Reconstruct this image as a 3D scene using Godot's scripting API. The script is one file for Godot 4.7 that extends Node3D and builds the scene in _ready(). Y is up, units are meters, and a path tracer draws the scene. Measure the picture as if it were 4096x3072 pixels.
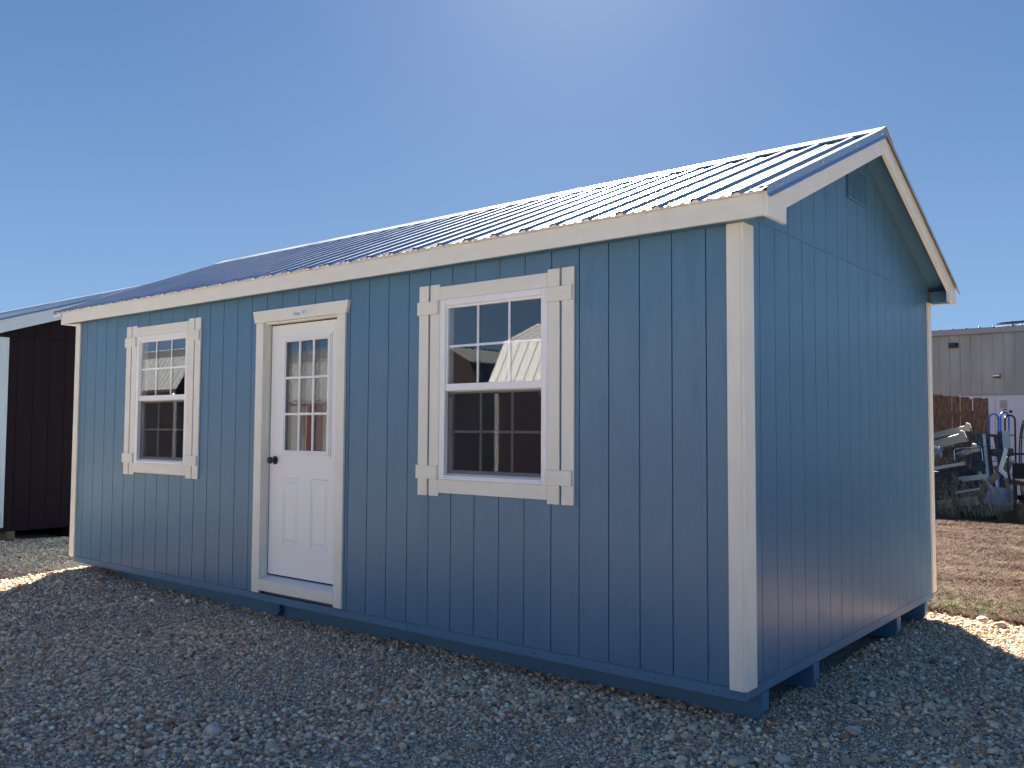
extends Node3D
# A blue portable building on a gravel sales lot, seen against the sun.

# ------------------------------------------------------------------ mesh building
class MB:
	var v := PackedVector3Array()
	var n := PackedVector3Array()
	var t := PackedVector2Array()
	var c := PackedColorArray()
	var idx := PackedInt32Array()
	var grain := 1          # axis along which the grain (texture v) runs
	var off := Vector2.ZERO
	var flip := 1.0
	func uvof(p: Vector3, nn: Vector3) -> Vector2:
		var a := nn.abs()
		var g := p[grain]
		var o := 0.0
		var other := [0, 1, 2]
		other.erase(grain)
		if a[other[0]] > a[other[1]]:
			o = p[other[1]]
		else:
			o = p[other[0]]
		return Vector2(o * flip + off.x, g + off.y)
	func tri(a: Vector3, b: Vector3, d: Vector3) -> void:      # counter-clockwise seen from outside
		var nn := (b - a).cross(d - a).normalized()
		for p in [a, d, b]:
			v.append(p); n.append(nn); t.append(uvof(p, nn))
	func quad(a: Vector3, b: Vector3, d: Vector3, e: Vector3) -> void:
		tri(a, b, d); tri(a, d, e)
	func box(lo: Vector3, hi: Vector3, b := 0.0) -> void:
		if b <= 0.0:
			var q := [Vector3(lo.x, lo.y, lo.z), Vector3(hi.x, lo.y, lo.z), Vector3(hi.x, hi.y, lo.z), Vector3(lo.x, hi.y, lo.z), Vector3(lo.x, lo.y, hi.z), Vector3(hi.x, lo.y, hi.z), Vector3(hi.x, hi.y, hi.z), Vector3(lo.x, hi.y, hi.z)]
			quad(q[4], q[5], q[6], q[7]); quad(q[1], q[0], q[3], q[2]); quad(q[5], q[1], q[2], q[6])
			quad(q[0], q[4], q[7], q[3]); quad(q[7], q[6], q[2], q[3]); quad(q[0], q[1], q[5], q[4])
			return
		var i := lo + Vector3(b, b, b)
		var j := hi - Vector3(b, b, b)
		var P := func(x: int, y: int, z: int, k: int) -> Vector3:
			var r := Vector3(i.x if x == 0 else j.x, i.y if y == 0 else j.y, i.z if z == 0 else j.z)
			if k == 0: r.x = lo.x if x == 0 else hi.x
			if k == 1: r.y = lo.y if y == 0 else hi.y
			if k == 2: r.z = lo.z if z == 0 else hi.z
			return r
		for k in 3:
			var k1 := (k + 1) % 3
			var k2 := (k + 2) % 3
			for s in 2:
				var cs := []
				for uv in [[0, 0], [1, 0], [1, 1], [0, 1]]:
					var w := [0, 0, 0]
					w[k] = s; w[k1] = uv[0]; w[k2] = uv[1]
					cs.append(P.call(w[0], w[1], w[2], k))
				if s == 1: quad(cs[0], cs[1], cs[2], cs[3])
				else: quad(cs[3], cs[2], cs[1], cs[0])
			for s1 in 2:
				for s2 in 2:
					var w0 := [0, 0, 0]; var w1 := [0, 0, 0]
					w0[k] = 0; w1[k] = 1
					w0[k1] = s1; w1[k1] = s1; w0[k2] = s2; w1[k2] = s2
					var a: Vector3 = P.call(w0[0], w0[1], w0[2], k1)
					var bb: Vector3 = P.call(w1[0], w1[1], w1[2], k1)
					var d: Vector3 = P.call(w1[0], w1[1], w1[2], k2)
					var e: Vector3 = P.call(w0[0], w0[1], w0[2], k2)
					if (s1 == 1) == (s2 == 1): quad(a, bb, d, e)
					else: quad(e, d, bb, a)
		for x in 2:
			for y in 2:
				for z in 2:
					var a: Vector3 = P.call(x, y, z, 0); var bb: Vector3 = P.call(x, y, z, 1); var d: Vector3 = P.call(x, y, z, 2)
					if (x + y + z) % 2 == 1: tri(a, bb, d)
					else: tri(a, d, bb)
	# polygon (2D, counter-clockwise seen from +axis) pushed along an axis: 0 -> (z mirrored), 1, 2
	func prism(poly: PackedVector2Array, lo: float, hi: float, axis := 2) -> void:
		var m := func(p: Vector2, h: float) -> Vector3:
			if axis == 2: return Vector3(p.x, p.y, h)
			if axis == 0: return Vector3(h, p.y, -p.x)      # p.x runs along -z
			return Vector3(p.x, h, -p.y)
		var tr := Geometry2D.triangulate_polygon(poly)
		var ar := 0.0
		for i in poly.size(): ar += poly[i].cross(poly[(i + 1) % poly.size()])
		for i in range(0, tr.size(), 3):
			var a := poly[tr[i]]; var b := poly[tr[i + 1]]; var d := poly[tr[i + 2]]
			if (b - a).cross(d - a) < 0.0:
				var s := b; b = d; d = s
			tri(m.call(a, hi), m.call(b, hi), m.call(d, hi))
			tri(m.call(a, lo), m.call(d, lo), m.call(b, lo))
		for i in poly.size():
			var a := poly[i]; var b := poly[(i + 1) % poly.size()]
			if ar < 0.0:
				var s := a; a = b; b = s
			quad(m.call(a, lo), m.call(b, lo), m.call(b, hi), m.call(a, hi))
	# open sheet: rows of points, all of the same length
	func sheet(rows: Array) -> void:
		for i in rows.size() - 1:
			var a: PackedVector3Array = rows[i]; var b: PackedVector3Array = rows[i + 1]
			for j in a.size() - 1:
				quad(a[j], a[j + 1], b[j + 1], b[j])
	func tube(pts: PackedVector3Array, r: float, k := 6, r2 := -1.0) -> void:
		var rings := []
		var up := Vector3(0.21, 0.93, 0.3).normalized()
		for i in pts.size():
			var d := (pts[mini(i + 1, pts.size() - 1)] - pts[maxi(i - 1, 0)]).normalized()
			var s := d.cross(up).normalized()
			var u := s.cross(d)
			var rr := r if r2 < 0.0 else lerpf(r, r2, float(i) / maxf(1.0, pts.size() - 1))
			var ring := PackedVector3Array()
			for j in k + 1:
				var a := TAU * j / k
				ring.append(pts[i] + (s * cos(a) + u * sin(a)) * rr)
			rings.append(ring)
		for i in rings.size() - 1:
			for j in k:
				quad(rings[i][j], rings[i][j + 1], rings[i + 1][j + 1], rings[i + 1][j])
		for j in k:
			tri(pts[0], rings[0][j + 1], rings[0][j])
			tri(pts[-1], rings[-1][j], rings[-1][j + 1])
	# turned shape round +z through (0,0): profile points (radius, z)
	func lathe(prof: PackedVector2Array, at: Vector3, k := 20) -> void:
		for i in prof.size() - 1:
			for j in k:
				var a := TAU * j / k; var b := TAU * (j + 1) / k
				var p := func(q: Vector2, w: float) -> Vector3: return at + Vector3(cos(w) * q.x, sin(w) * q.x, q.y)
				quad(p.call(prof[i], a), p.call(prof[i], b), p.call(prof[i + 1], b), p.call(prof[i + 1], a))
	func make() -> ArrayMesh:
		var arr := []
		arr.resize(Mesh.ARRAY_MAX)
		arr[Mesh.ARRAY_VERTEX] = v
		arr[Mesh.ARRAY_NORMAL] = n
		arr[Mesh.ARRAY_TEX_UV] = t
		if c.size() == v.size(): arr[Mesh.ARRAY_COLOR] = c
		if idx.size(): arr[Mesh.ARRAY_INDEX] = idx
		var m := ArrayMesh.new()
		m.add_surface_from_arrays(Mesh.PRIMITIVE_TRIANGLES, arr)
		return m

var M := {}
var rng := RandomNumberGenerator.new()
var hn := FastNoiseLite.new()
const G := 0.2032

func V(x: float, y: float, z: float) -> Vector3: return Vector3(x, y, z)
func lin(r: float, g: float, b: float, a := 1.0) -> Color:
	var k := Color(r, g, b).linear_to_srgb()
	k.a = a
	return k
func part(called: String, mesh, m: Material, parent: Node3D) -> MeshInstance3D:
	var o := MeshInstance3D.new()
	o.name = called
	o.mesh = mesh.make() if mesh is MB else mesh
	o.material_override = m
	parent.add_child(o, true)
	return o
func bpart(called: String, lo: Vector3, hi: Vector3, m: Material, parent: Node3D, bev := 0.002, grain := 1) -> MeshInstance3D:
	var b := MB.new()
	b.grain = grain
	b.off = Vector2(rng.randf(), rng.randf())
	b.box(lo, hi, bev)
	return part(called, b, m, parent)
func base(called: String, at: Vector3, label: String, category: String, group := "", turn := 0.0) -> Node3D:
	var o := Node3D.new()
	o.name = called
	add_child(o, true)
	o.position = at
	o.rotation.y = turn
	return tag(o, label, category, group)
func tag(o: Node, label: String, category: String, group := "") -> Node:
	o.set_meta("label", label)
	o.set_meta("category", category)
	if group: o.set_meta("group", group)
	return o
func structure(o: Node, label: String, category: String, kind := "structure") -> void:
	o.set_meta("kind", kind)
	o.set_meta("label", label)
	o.set_meta("category", category)

# ------------------------------------------------------------------ materials
func mat(c: Color, rough := 0.6, metal := 0.0, spec := 0.5) -> StandardMaterial3D:
	var m := StandardMaterial3D.new()
	m.albedo_color = c
	m.roughness = rough
	m.metallic = metal
	m.metallic_specular = spec
	return m
func noise_tex(size: int, freq: float, lo: float, hi: float, sd: int, octaves := 4, tint := Color.WHITE) -> ImageTexture:
	var f := FastNoiseLite.new()
	f.seed = sd; f.frequency = freq; f.fractal_octaves = octaves
	f.noise_type = FastNoiseLite.TYPE_SIMPLEX_SMOOTH
	var src := f.get_seamless_image(size, size)
	var im := Image.create(size, size, false, Image.FORMAT_RGB8)
	for y in size:
		for x in size:
			var k := lerpf(lo, hi, src.get_pixel(x, y).r)
			im.set_pixel(x, y, Color(k * tint.r, k * tint.g, k * tint.b))
	return ImageTexture.create_from_image(im)
func grain_image(w: int, h: int, along: float, across: float) -> Image:
	# pressed cedar grain: fine fibres, with long flame figures in places
	var a := FastNoiseLite.new(); a.seed = 11; a.frequency = 1.0; a.fractal_octaves = 3
	var b := FastNoiseLite.new(); b.seed = 23; b.frequency = 1.0; b.fractal_octaves = 2
	var d := FastNoiseLite.new(); d.seed = 37; d.frequency = 1.0; d.fractal_octaves = 2
	var data := PackedByteArray()
	data.resize(w * h)
	for y in h:
		var my := along * y / h
		for x in w:
			var mx := across * x / w
			var plank := floorf(mx / G)
			var fx := mx + plank * 7.3
			var fibre := a.get_noise_2d(fx * 260.0, my * 9.0)
			var warp := b.get_noise_2d(fx * 5.0, my * 0.9)
			var fig := sin(TAU * (fx * 30.0 + warp * 2.2))
			fig = 1.0 - absf(fig)
			fig = fig * fig
			var mask := clampf(d.get_noise_2d(fx * 6.0, my * 0.75) * 2.6 - 0.05, 0.0, 1.0)
			var val := 0.5 + fibre * 0.16 - fig * mask * 0.30 + mask * 0.08
			data[y * w + x] = int(clampf(val, 0.0, 1.0) * 255.0)
	return Image.create_from_data(w, h, false, Image.FORMAT_L8, data)
func materials() -> void:
	var gim := grain_image(512, 1024, 2.6, G * 4.0)
	var gt := ImageTexture.create_from_image(gim)
	var paint := noise_tex(256, 0.02, 0.965, 1.0, 5)
	var wood := func(c: Color, rough: float, relief: float, across := G * 4.0, along := 2.6) -> StandardMaterial3D:
		var m := mat(c, rough)
		m.heightmap_enabled = true
		m.heightmap_texture = gt
		m.heightmap_scale = relief
		m.uv1_scale = V(1.0 / across, 1.0 / along, 1.0)
		m.albedo_texture = paint
		return m
	M.blue = wood.call(lin(0.078, 0.190, 0.305), 0.33, 0.5)
	M.blue_smooth = wood.call(lin(0.078, 0.190, 0.305), 0.40, 0.12, 0.5, 1.0)
	M.cream = wood.call(lin(0.79, 0.775, 0.685), 0.5, 0.16, 0.5, 1.2)
	M.brown = wood.call(lin(0.024, 0.015, 0.017), 0.85, 0.1)
	M.brown.metallic_specular = 0.2
	M.pale = wood.call(lin(0.62, 0.65, 0.64), 0.5, 0.05, 0.5, 1.2)
	M.maroon = wood.call(lin(0.055, 0.021, 0.021), 0.85, 0.1)
	M.maroon.metallic_specular = 0.2
	M.grey_wall = wood.call(lin(0.10, 0.10, 0.105), 0.85, 0.1)
	M.timber = wood.call(lin(0.16, 0.12, 0.075), 0.8, 0.1, 0.4, 1.2)
	M.vinyl = mat(lin(0.81, 0.82, 0.82), 0.35)
	M.door = wood.call(lin(0.80, 0.81, 0.80), 0.4, 0.012, 0.5, 1.2)
	M.door.albedo_texture = null
	M.black = mat(lin(0.012, 0.013, 0.015), 0.35)
	M.rubber = mat(lin(0.01, 0.01, 0.012), 0.8)
	M.screw = mat(lin(0.35, 0.36, 0.38), 0.6, 0.3)
	M.inside = mat(lin(0.36, 0.27, 0.17), 0.9)
	M.alu = mat(lin(0.78, 0.80, 0.82), 0.5, 0.85)
	var roof := mat(lin(0.50, 0.51, 0.525), 0.43, 0.93)
	roof.roughness_texture = noise_tex(256, 0.012, 0.75, 1.15, 9)
	roof.roughness_texture_channel = BaseMaterial3D.TEXTURE_CHANNEL_RED
	roof.heightmap_enabled = true
	roof.heightmap_texture = noise_tex(256, 0.014, 0.0, 1.0, 19, 2)
	roof.heightmap_scale = 0.05
	roof.uv1_scale = V(1.2, 0.7, 1.0)
	M.roof = roof
	var trimm := roof.duplicate()
	trimm.roughness = 0.42
	M.roof_trim = trimm
	M.glass = mat(Color(0.05, 0.07, 0.07, 0.01), 0.0)
	M.glass.transparency = BaseMaterial3D.TRANSPARENCY_ALPHA
	M.glass_wavy = M.glass.duplicate()
	M.glass_wavy.heightmap_enabled = true
	M.glass_wavy.heightmap_texture = noise_tex(128, 0.012, 0.0, 1.0, 29, 1)
	M.glass_wavy.heightmap_scale = 0.16
	M.glass_wavy.uv1_scale = V(1.6, 1.0, 1.0)
	M.screen = mat(Color(0.14, 0.155, 0.18, 0.38), 0.9)
	M.screen.transparency = BaseMaterial3D.TRANSPARENCY_ALPHA
	M.tan_metal = mat(lin(0.52, 0.52, 0.43), 0.5)
	M.tan_metal.albedo_texture = noise_tex(256, 0.01, 0.85, 1.0, 41)
	M.tan_metal.uv1_scale = V(0.35, 0.15, 1)
	M.tan_trim = mat(lin(0.45, 0.42, 0.36), 0.5)
	M.white_paint = mat(lin(0.72, 0.78, 0.79), 0.45)
	M.white_plastic = mat(lin(0.66, 0.66, 0.63), 0.5)
	M.beige = mat(lin(0.46, 0.41, 0.34), 0.6)
	M.wire = mat(lin(0.05, 0.05, 0.055), 0.5, 0.6)
	M.blue_steel = mat(lin(0.04, 0.16, 0.48), 0.4)
	var fence := wood.call(lin(0.36, 0.155, 0.075), 0.85, 0.3, 0.3, 1.6) as StandardMaterial3D
	fence.albedo_texture = noise_tex(256, 0.03, 0.6, 1.12, 51)
	M.fence = fence
	M.old_wood = wood.call(lin(0.11, 0.115, 0.12), 0.85, 0.25, 0.4, 1.2)
	M.old_wood.albedo_texture = noise_tex(256, 0.03, 0.5, 1.1, 53)
	M.pale_wood = wood.call(lin(0.45, 0.47, 0.42), 0.8, 0.2, 0.4, 1.2)
	M.brown_wood = wood.call(lin(0.22, 0.16, 0.11), 0.85, 0.2, 0.4, 1.2)
	M.net = mat(lin(0.30, 0.33, 0.37), 0.7)
	# ground
	var gr := mat(lin(0.60, 0.565, 0.51), 0.9)
	gr.uv1_triplanar = true; gr.uv1_world_triplanar = true
	gr.uv1_scale = V(0.8, 0.8, 0.8)
	gr.albedo_texture = noise_tex(512, 0.12, 0.25, 1.3, 61, 4, Color(1, 0.98, 0.95))
	gr.heightmap_enabled = true
	gr.heightmap_texture = gr.albedo_texture
	gr.heightmap_scale = 1.6
	M.gravel = gr
	var fd := mat(lin(0.085, 0.054, 0.040), 0.95)
	fd.uv1_triplanar = true; fd.uv1_world_triplanar = true
	fd.uv1_scale = V(0.6, 0.6, 0.6)
	fd.albedo_texture = noise_tex(512, 0.06, 0.45, 1.25, 67, 5)
	fd.heightmap_enabled = true
	fd.heightmap_texture = fd.albedo_texture
	fd.heightmap_scale = 2.0
	fd.metallic_specular = 0.15
	M.field = fd
	M.straw = mat(lin(0.36, 0.28, 0.17), 0.85)
	M.twig = mat(lin(0.17, 0.13, 0.09), 0.85)
	M.stone_plain = [mat(lin(0.62, 0.52, 0.40), 0.85, 0.0, 0.3), mat(lin(0.48, 0.38, 0.27), 0.85, 0.0, 0.3), mat(lin(0.38, 0.30, 0.22), 0.85, 0.0, 0.3)]
	M.stone = mat(Color.WHITE, 0.72)
	M.stone.vertex_color_use_as_albedo = true
	M.stone.metallic_specular = 0.35
	M.blade = mat(Color.WHITE, 0.8)
	M.blade.vertex_color_use_as_albedo = true
	M.blade.metallic_specular = 0.15
	M.blade.backlight_enabled = true
	M.blade.backlight = Color(0.3, 0.28, 0.24)

# ------------------------------------------------------------------ terrain height
func ground_y(x: float, z: float) -> float:
	var h := -0.155
	h += 0.03 * smoothstep(-4.2, -6.2, x)
	# gravel pushed up against the far front corner
	h += 0.07 * exp(-pow((x + 6.95) / 0.42, 2.0) - pow((z + 0.1) / 0.36, 2.0))
	h += 0.014 * hn.get_noise_2d(x * 30.0, z * 30.0) + 0.02 * hn.get_noise_2d(x * 9.0 + 50.0, z * 9.0)
	return h
func edge_z(x: float) -> float:      # where gravel gives way to grass
	return -3.86 + 0.10 * hn.get_noise_2d(x * 60.0, 7.0) + 0.06 * hn.get_noise_2d(x * 200.0, 3.0)

# ------------------------------------------------------------------ shed pieces
func plank(w: float, y0: float, y1: float, k: int, top := PackedVector2Array()) -> MB:
	# one siding strip, local x 0..w, face at z=0, thickness 10 mm, edges eased beside the groove
	var b := MB.new()
	var gcol := k % 4
	b.off = Vector2(gcol * G if (k / 4) % 2 == 0 else gcol * G + G, (k * 0.37) - floorf(k * 0.37))
	b.flip = 1.0 if (k / 4) % 2 == 0 else -1.0
	var e := 0.0008
	var g := 0.0032
	if top.size() == 0:
		var p := [V(g, 0, -0.010), V(g, 0, -e), V(g + e, 0, 0), V(w - g - e, 0, 0), V(w - g, 0, -e), V(w - g, 0, -0.010)]
		for i in 5:
			var a: Vector3 = p[i]; var d: Vector3 = p[i + 1]
			b.quad(a + V(0, y0, 0), d + V(0, y0, 0), d + V(0, y1, 0), a + V(0, y1, 0))
		b.quad(V(g, y0, -0.01), V(w - g, y0, -0.01), V(w - g, y0, -e), V(g, y0, -e))
		b.quad(V(g, y1, -e), V(w - g, y1, -e), V(w - g, y1, -0.01), V(g, y1, -0.01))
	else:
		b.prism(top, -0.010, 0.0, 2)
	return b

# roofing sheet running up a slope. x0 > x1; rib centres every 0.2286 m through rib0
func roof_profile(x0: float, x1: float, rib0: float) -> PackedVector2Array:
	var out := PackedVector2Array()
	var s := 0.2286
	var cand := PackedVector2Array()
	var k := int(ceil((x0 - rib0) / s)) + 1
	while rib0 + k * s > x1 - s:
		var c := rib0 + k * s
		cand.append_array([Vector2(c + 0.031, 0), Vector2(c + 0.0125, 0.019), Vector2(c - 0.0125, 0.019), Vector2(c - 0.031, 0)])
		for m in [0.0762, 0.1524]:
			cand.append_array([Vector2(c - m + 0.013, 0), Vector2(c - m + 0.006, 0.0055), Vector2(c - m - 0.006, 0.0055), Vector2(c - m - 0.013, 0)])
		k -= 1
	var prev := Vector2(x0, 0)
	var first := true
	for i in cand.size() - 1:
		var a := cand[i]; var b := cand[i + 1]
		if a.x >= x0 and b.x < x0:
			var f := (a.x - x0) / (a.x - b.x)
			out.append(Vector2(x0, lerpf(a.y, b.y, f)))
		if b.x < x0 and b.x > x1: out.append(b)
		if a.x > x1 and b.x <= x1:
			var f2 := (a.x - x1) / (a.x - b.x)
			out.append(Vector2(x1, lerpf(a.y, b.y, f2)))
	return out

func shed(node: Node3D, cfg: Dictionary) -> void:
	var L: float = cfg.L
	var D: float = cfg.D
	var pitch: float = cfg.pitch
	var ye: float = cfg.ye
	var seam: float = cfg.seam
	var side: Material = cfg.side
	var trim: Material = cfg.trim
	var ox: float = cfg.get("ox", 0.19)
	var rk: float = cfg.get("rake", 0.15)
	var oxl: float = cfg.get("oxl", 0.15)
	var foot: float = cfg.get("foot", 2.428)
	var goff: float = cfg.get("goff", 0.2222)
	var openings: Array = cfg.get("openings", [])
	var yr := func(z: float) -> float:      # top of the flat of the roof sheet
		var zz := z if z > -D / 2.0 else -D - z
		return ye + pitch * (0.13 - zz)
	var ytop: float = yr.call(0.0) - 0.03
	# --- front wall: core with openings, then siding strips
	var b := MB.new()
	var xs := [-L]
	for o in openings: xs.append_array([o[0], o[1]])
	xs.append(0.0)
	for i in range(0, xs.size(), 2):
		b.box(V(xs[i] + (0.0 if i > 0 else 0.002), 0.03, -0.10), V(xs[i + 1] - (0.0 if i + 2 < xs.size() else 0.002), ytop, -0.010))
	for o in openings:
		if o[2] > 0.1: b.box(V(o[0], 0.03, -0.10), V(o[1], o[2], -0.010))
		b.box(V(o[0], o[3], -0.10), V(o[1], ytop, -0.010))
	var wall := part("front_wall", b, side, node)
	var n := int(round(L / G))
	var shared := {}
	for k in n:
		var x0 := -L + k * G
		var hit := []
		for o in openings:
			if o[1] > x0 + 0.004 and o[0] < x0 + G - 0.004: hit = o
		if hit.is_empty():
			var var_k := (k * 5 + 3) % 8
			if not shared.has(var_k): shared[var_k] = plank(G, 0.062, ytop, var_k).make()
			part("siding_strip", shared[var_k], side, wall).position.x = x0
		else:
			# strips cut round an opening: a piece above, one below, and what is left beside it
			var a := maxf(hit[0] - x0, 0.003)
			var d := minf(hit[1] - x0, G - 0.003)
			var bits := [[0.003, G - 0.003, hit[3], ytop]]
			if hit[2] > 0.1: bits.append([0.003, G - 0.003, 0.062, hit[2]])
			if a > 0.012: bits.append([0.003, a, maxf(hit[2], 0.062), hit[3]])
			if d < G - 0.012: bits.append([d, G - 0.003, maxf(hit[2], 0.062), hit[3]])
			for q0 in bits:
				var q := MB.new()
				q.off = Vector2((k % 4) * G, k * 0.37)
				q.box(V(q0[0], q0[2], -0.01), V(q0[1], q0[3], 0))
				part("siding_strip", q, side, wall).position.x = x0
	# --- gable end towards +x
	b = MB.new()
	b.prism(PackedVector2Array([Vector2(0.012, 0.03), Vector2(D - 0.012, 0.03), Vector2(D - 0.012, ytop), Vector2(D / 2.0, yr.call(-D / 2.0) - 0.03), Vector2(0.012, ytop)]), -0.10, -0.010, 0)
	var gable := part("gable_wall", b, side, node)
	var cuts := [0.0]
	var gz := goff
	while gz < D - 0.03:
		cuts.append(gz)
		gz += G
	cuts.append(D)
	for i in cuts.size() - 1:
		var w: float = cuts[i + 1] - cuts[i]
		var o3 := part("siding_strip", plank(w, 0.062, seam - 0.004, (i * 3 + 1) % 8), side, gable)
		o3.rotation.y = PI / 2.0
		o3.position.z = -cuts[i]
		var yt := func(s: float) -> float: return yr.call(-s) - 0.032
		var poly := PackedVector2Array([Vector2(0.003, seam + 0.010), Vector2(w - 0.003, seam + 0.010), Vector2(w - 0.003, yt.call(cuts[i + 1] - 0.003))])
		if cuts[i] < D / 2.0 and cuts[i + 1] > D / 2.0: poly.append(Vector2(D / 2.0 - cuts[i], yt.call(D / 2.0)))
		poly.append(Vector2(0.003, yt.call(cuts[i] + 0.003)))
		if poly[2].y > poly[0].y + 0.01:
			var o4 := part("siding_strip", plank(w, 0, 0, (i * 5 + 2) % 8, poly), side, gable)
			o4.rotation.y = PI / 2.0
			o4.position.z = -cuts[i]
	bpart("seam_flashing", V(-0.008, seam - 0.0035, -D), V(0.0035, seam + 0.007, 0.0), side, gable, 0.0, 2)
	# --- the two sides turned away
	bpart("back_wall", V(-L, 0.03, -D), V(-0.012, ytop, -D + 0.1), side, node, 0.0)
	b = MB.new()
	b.prism(PackedVector2Array([Vector2(0.012, 0.03), Vector2(D - 0.012, 0.03), Vector2(D - 0.012, ytop), Vector2(D / 2.0, yr.call(-D / 2.0) - 0.03), Vector2(0.012, ytop)]), -L, -L + 0.1, 0)
	part("end_wall", b, side, node)
	# --- floor frame
	b = MB.new(); b.grain = 0
	b.box(V(-2.428, 0.0, -0.045), V(0.0, 0.057, -0.004), 0.002)
	part("rim_board", b, cfg.rim, node)
	bpart("rim_board", V(-L + 0.035, 0.0, -0.045), V(-2.431, 0.0565, -0.0045), cfg.rim, node, 0.002, 0)
	for k in 22:
		var nb := MB.new()
		var at := V(-0.12 - k * (L - 0.2) / 22.0 + rng.randf_range(-0.08, 0.08), 0.012 + rng.randf() * 0.034, -0.0045)
		nb.tube(PackedVector3Array([at, at + V(0, 0, 0.002)]), 0.0045, 6)
		part("nail_head", nb, M.wire, node)
	b = MB.new(); b.grain = 2
	b.box(V(-0.042, 0.0, -D + 0.004), V(-0.004, 0.057, -0.0455), 0.002)
	part("rim_board", b, cfg.rim, node)
	bpart("rim_board", V(-L + 0.035, 0.0, -D + 0.004), V(-0.043, 0.057, -D + 0.045), cfg.rim, node, 0.002, 0)
	bpart("floor", V(-L + 0.05, 0.02, -D + 0.05), V(-0.05, 0.06, -0.05), M.inside, node, 0.0)
	# --- skids
	var sk: Array = cfg.skids
	for s in sk:
		var hb: float = s[4]
		b = MB.new(); b.grain = 0
		var poly2 := PackedVector2Array([Vector2(s[0], -0.002), Vector2(s[0], -hb + 0.04), Vector2(s[0] + 0.05, -hb), Vector2(s[1] - 0.06, -hb), Vector2(s[1] - 0.02, -hb + 0.018), Vector2(s[1], -hb + 0.05), Vector2(s[1], -0.002)])
		b.prism(poly2, s[2], s[3], 2)
		part("skid", b, cfg.rim if s[5] else M.timber, node)
	# --- corner boards
	var t := 0.018
	var tb := 0.052
	var tt: float = foot + 0.012
	for sx in 2:
		for sz in 2:
			if sz == 1 and sx == 1: continue
			var fz := 0.0 if sz == 0 else -D
			if sx == 0:
				if sz == 0:
					bpart("corner_board", V(-0.078, tb, 0.0005), V(-0.0005, tt, t), trim, node)
					bpart("corner_board", V(0.0, tb + 0.003, -0.108), V(t, tt, t), trim, node)
				else:
					bpart("corner_board", V(0.0005, tb, -D - t), V(t, tt, -D + 0.075), trim, node)
			else:
				bpart("corner_board", V(-L - t, tb, 0.0005), V(-L + 0.078, tt, t), trim, node)
				bpart("corner_board", V(-L - t, tb, -0.09), V(-L - 0.0005, tt, 0.0), trim, node)
	# --- eaves
	for s2 in 2:
		var m := func(z: float) -> float: return z if s2 == 0 else -D - z
		var zs := [m.call(0.088), m.call(0.110)]
		zs.sort()
		var yt2: float = yr.call(0.099) - 0.014
		bpart("fascia", V(-L - oxl, foot + 0.006, zs[0]), V(ox - 0.022, yt2 - 0.008, zs[1]), trim, node, 0.002, 0)
		zs = [m.call(0.100), m.call(0.116)]; zs.sort()
		bpart("drip_strip", V(-L - oxl, yt2 - 0.007, zs[0]), V(ox - 0.022, yt2 + 0.006, zs[1]), trim, node, 0.001, 0)
		zs = [m.call(0.001), m.call(0.0875)]; zs.sort()
		bpart("soffit", V(-L - oxl + 0.01, foot + 0.012, zs[0]), V(ox - 0.0225, foot + 0.02, zs[1]), side, node, 0.0, 0)
		bpart("eave_return", V(0.019, foot + 0.021, zs[0]), V(ox - 0.0225, foot + 0.10, zs[1]), side, node, 0.0, 0)
	# --- roof: deck, sheets, trims
	b = MB.new(); b.grain = 0
	var dk := PackedVector2Array()
	for q in [[0.09, -0.008], [-D / 2.0, -0.008]]: dk.append(Vector2(-q[0], yr.call(q[0]) + q[1]))
	dk.append(Vector2(D + 0.09, yr.call(0.09) - 0.008))
	dk.append(Vector2(D + 0.09, yr.call(0.09) - 0.024))
	dk.append(Vector2(D / 2.0, yr.call(-D / 2.0) - 0.024))
	dk.append(Vector2(-0.09, yr.call(0.09) - 0.024))
	b.prism(dk, -L - oxl + 0.01, ox - 0.0225, 0)
	var deck := part("roof", b, cfg.get("under", side), node)
	var sl := sqrt(1.0 + pitch * pitch)
	for s3 in 2:
		var xa: float = ox + 0.004
		var pi := 0
		while xa > -L - oxl - 0.08:
			var xb := maxf(xa - 0.9144, -L - oxl - 0.09)
			if xa - xb < 0.1: break
			var prof := roof_profile(xa, xb, cfg.get("rib0", 0.031))
			b = MB.new()
			b.grain = 2
			b.off = Vector2(pi * 0.31, pi * 0.57)
			var rows := []
			for q2 in [0.0, 1.0]:
				var z: float = lerpf(0.135, -D / 2.0 + 0.035, q2)
				var row := PackedVector3Array()
				for pt in prof:
					row.append(V(pt.x, yr.call(z) + pt.y, z if s3 == 0 else -D - z))
				rows.append(row)
			if s3 == 0: rows.reverse()
			b.sheet(rows)
			var pan := part("roof_panel", b, M.roof, deck)
			if s3 == 0 and cfg.get("screws", false):
				var sc := MB.new()
				for z3 in [0.06, -0.55, -1.15, -1.7]:
					for pt in 4:
						var xr: float = cfg.get("rib0", 0.031) - 0.2286 * (pi * 4 + pt) + 0.045
						if xr < xb or xr > xa: continue
						var at := V(xr, yr.call(z3) + 0.001, z3)
						sc.tube(PackedVector3Array([at, at + V(0, 0.006, 0.002)]), 0.0045, 6)
				if sc.v.size(): part("screws", sc, M.screw, pan).set_meta("kind", "stuff")
			xa = xb
			pi += 1
	# foam closures filling the rib ends along the front eave
	var cb := MB.new()
	cb.prism(PackedVector2Array([Vector2(-0.027, 0.001), Vector2(0.027, 0.001), Vector2(0.0105, 0.0175), Vector2(-0.0105, 0.0175)]), 0.0, 0.03, 2)
	var cm := cb.make()
	var rx: float = cfg.get("rib0", 0.031)
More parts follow.
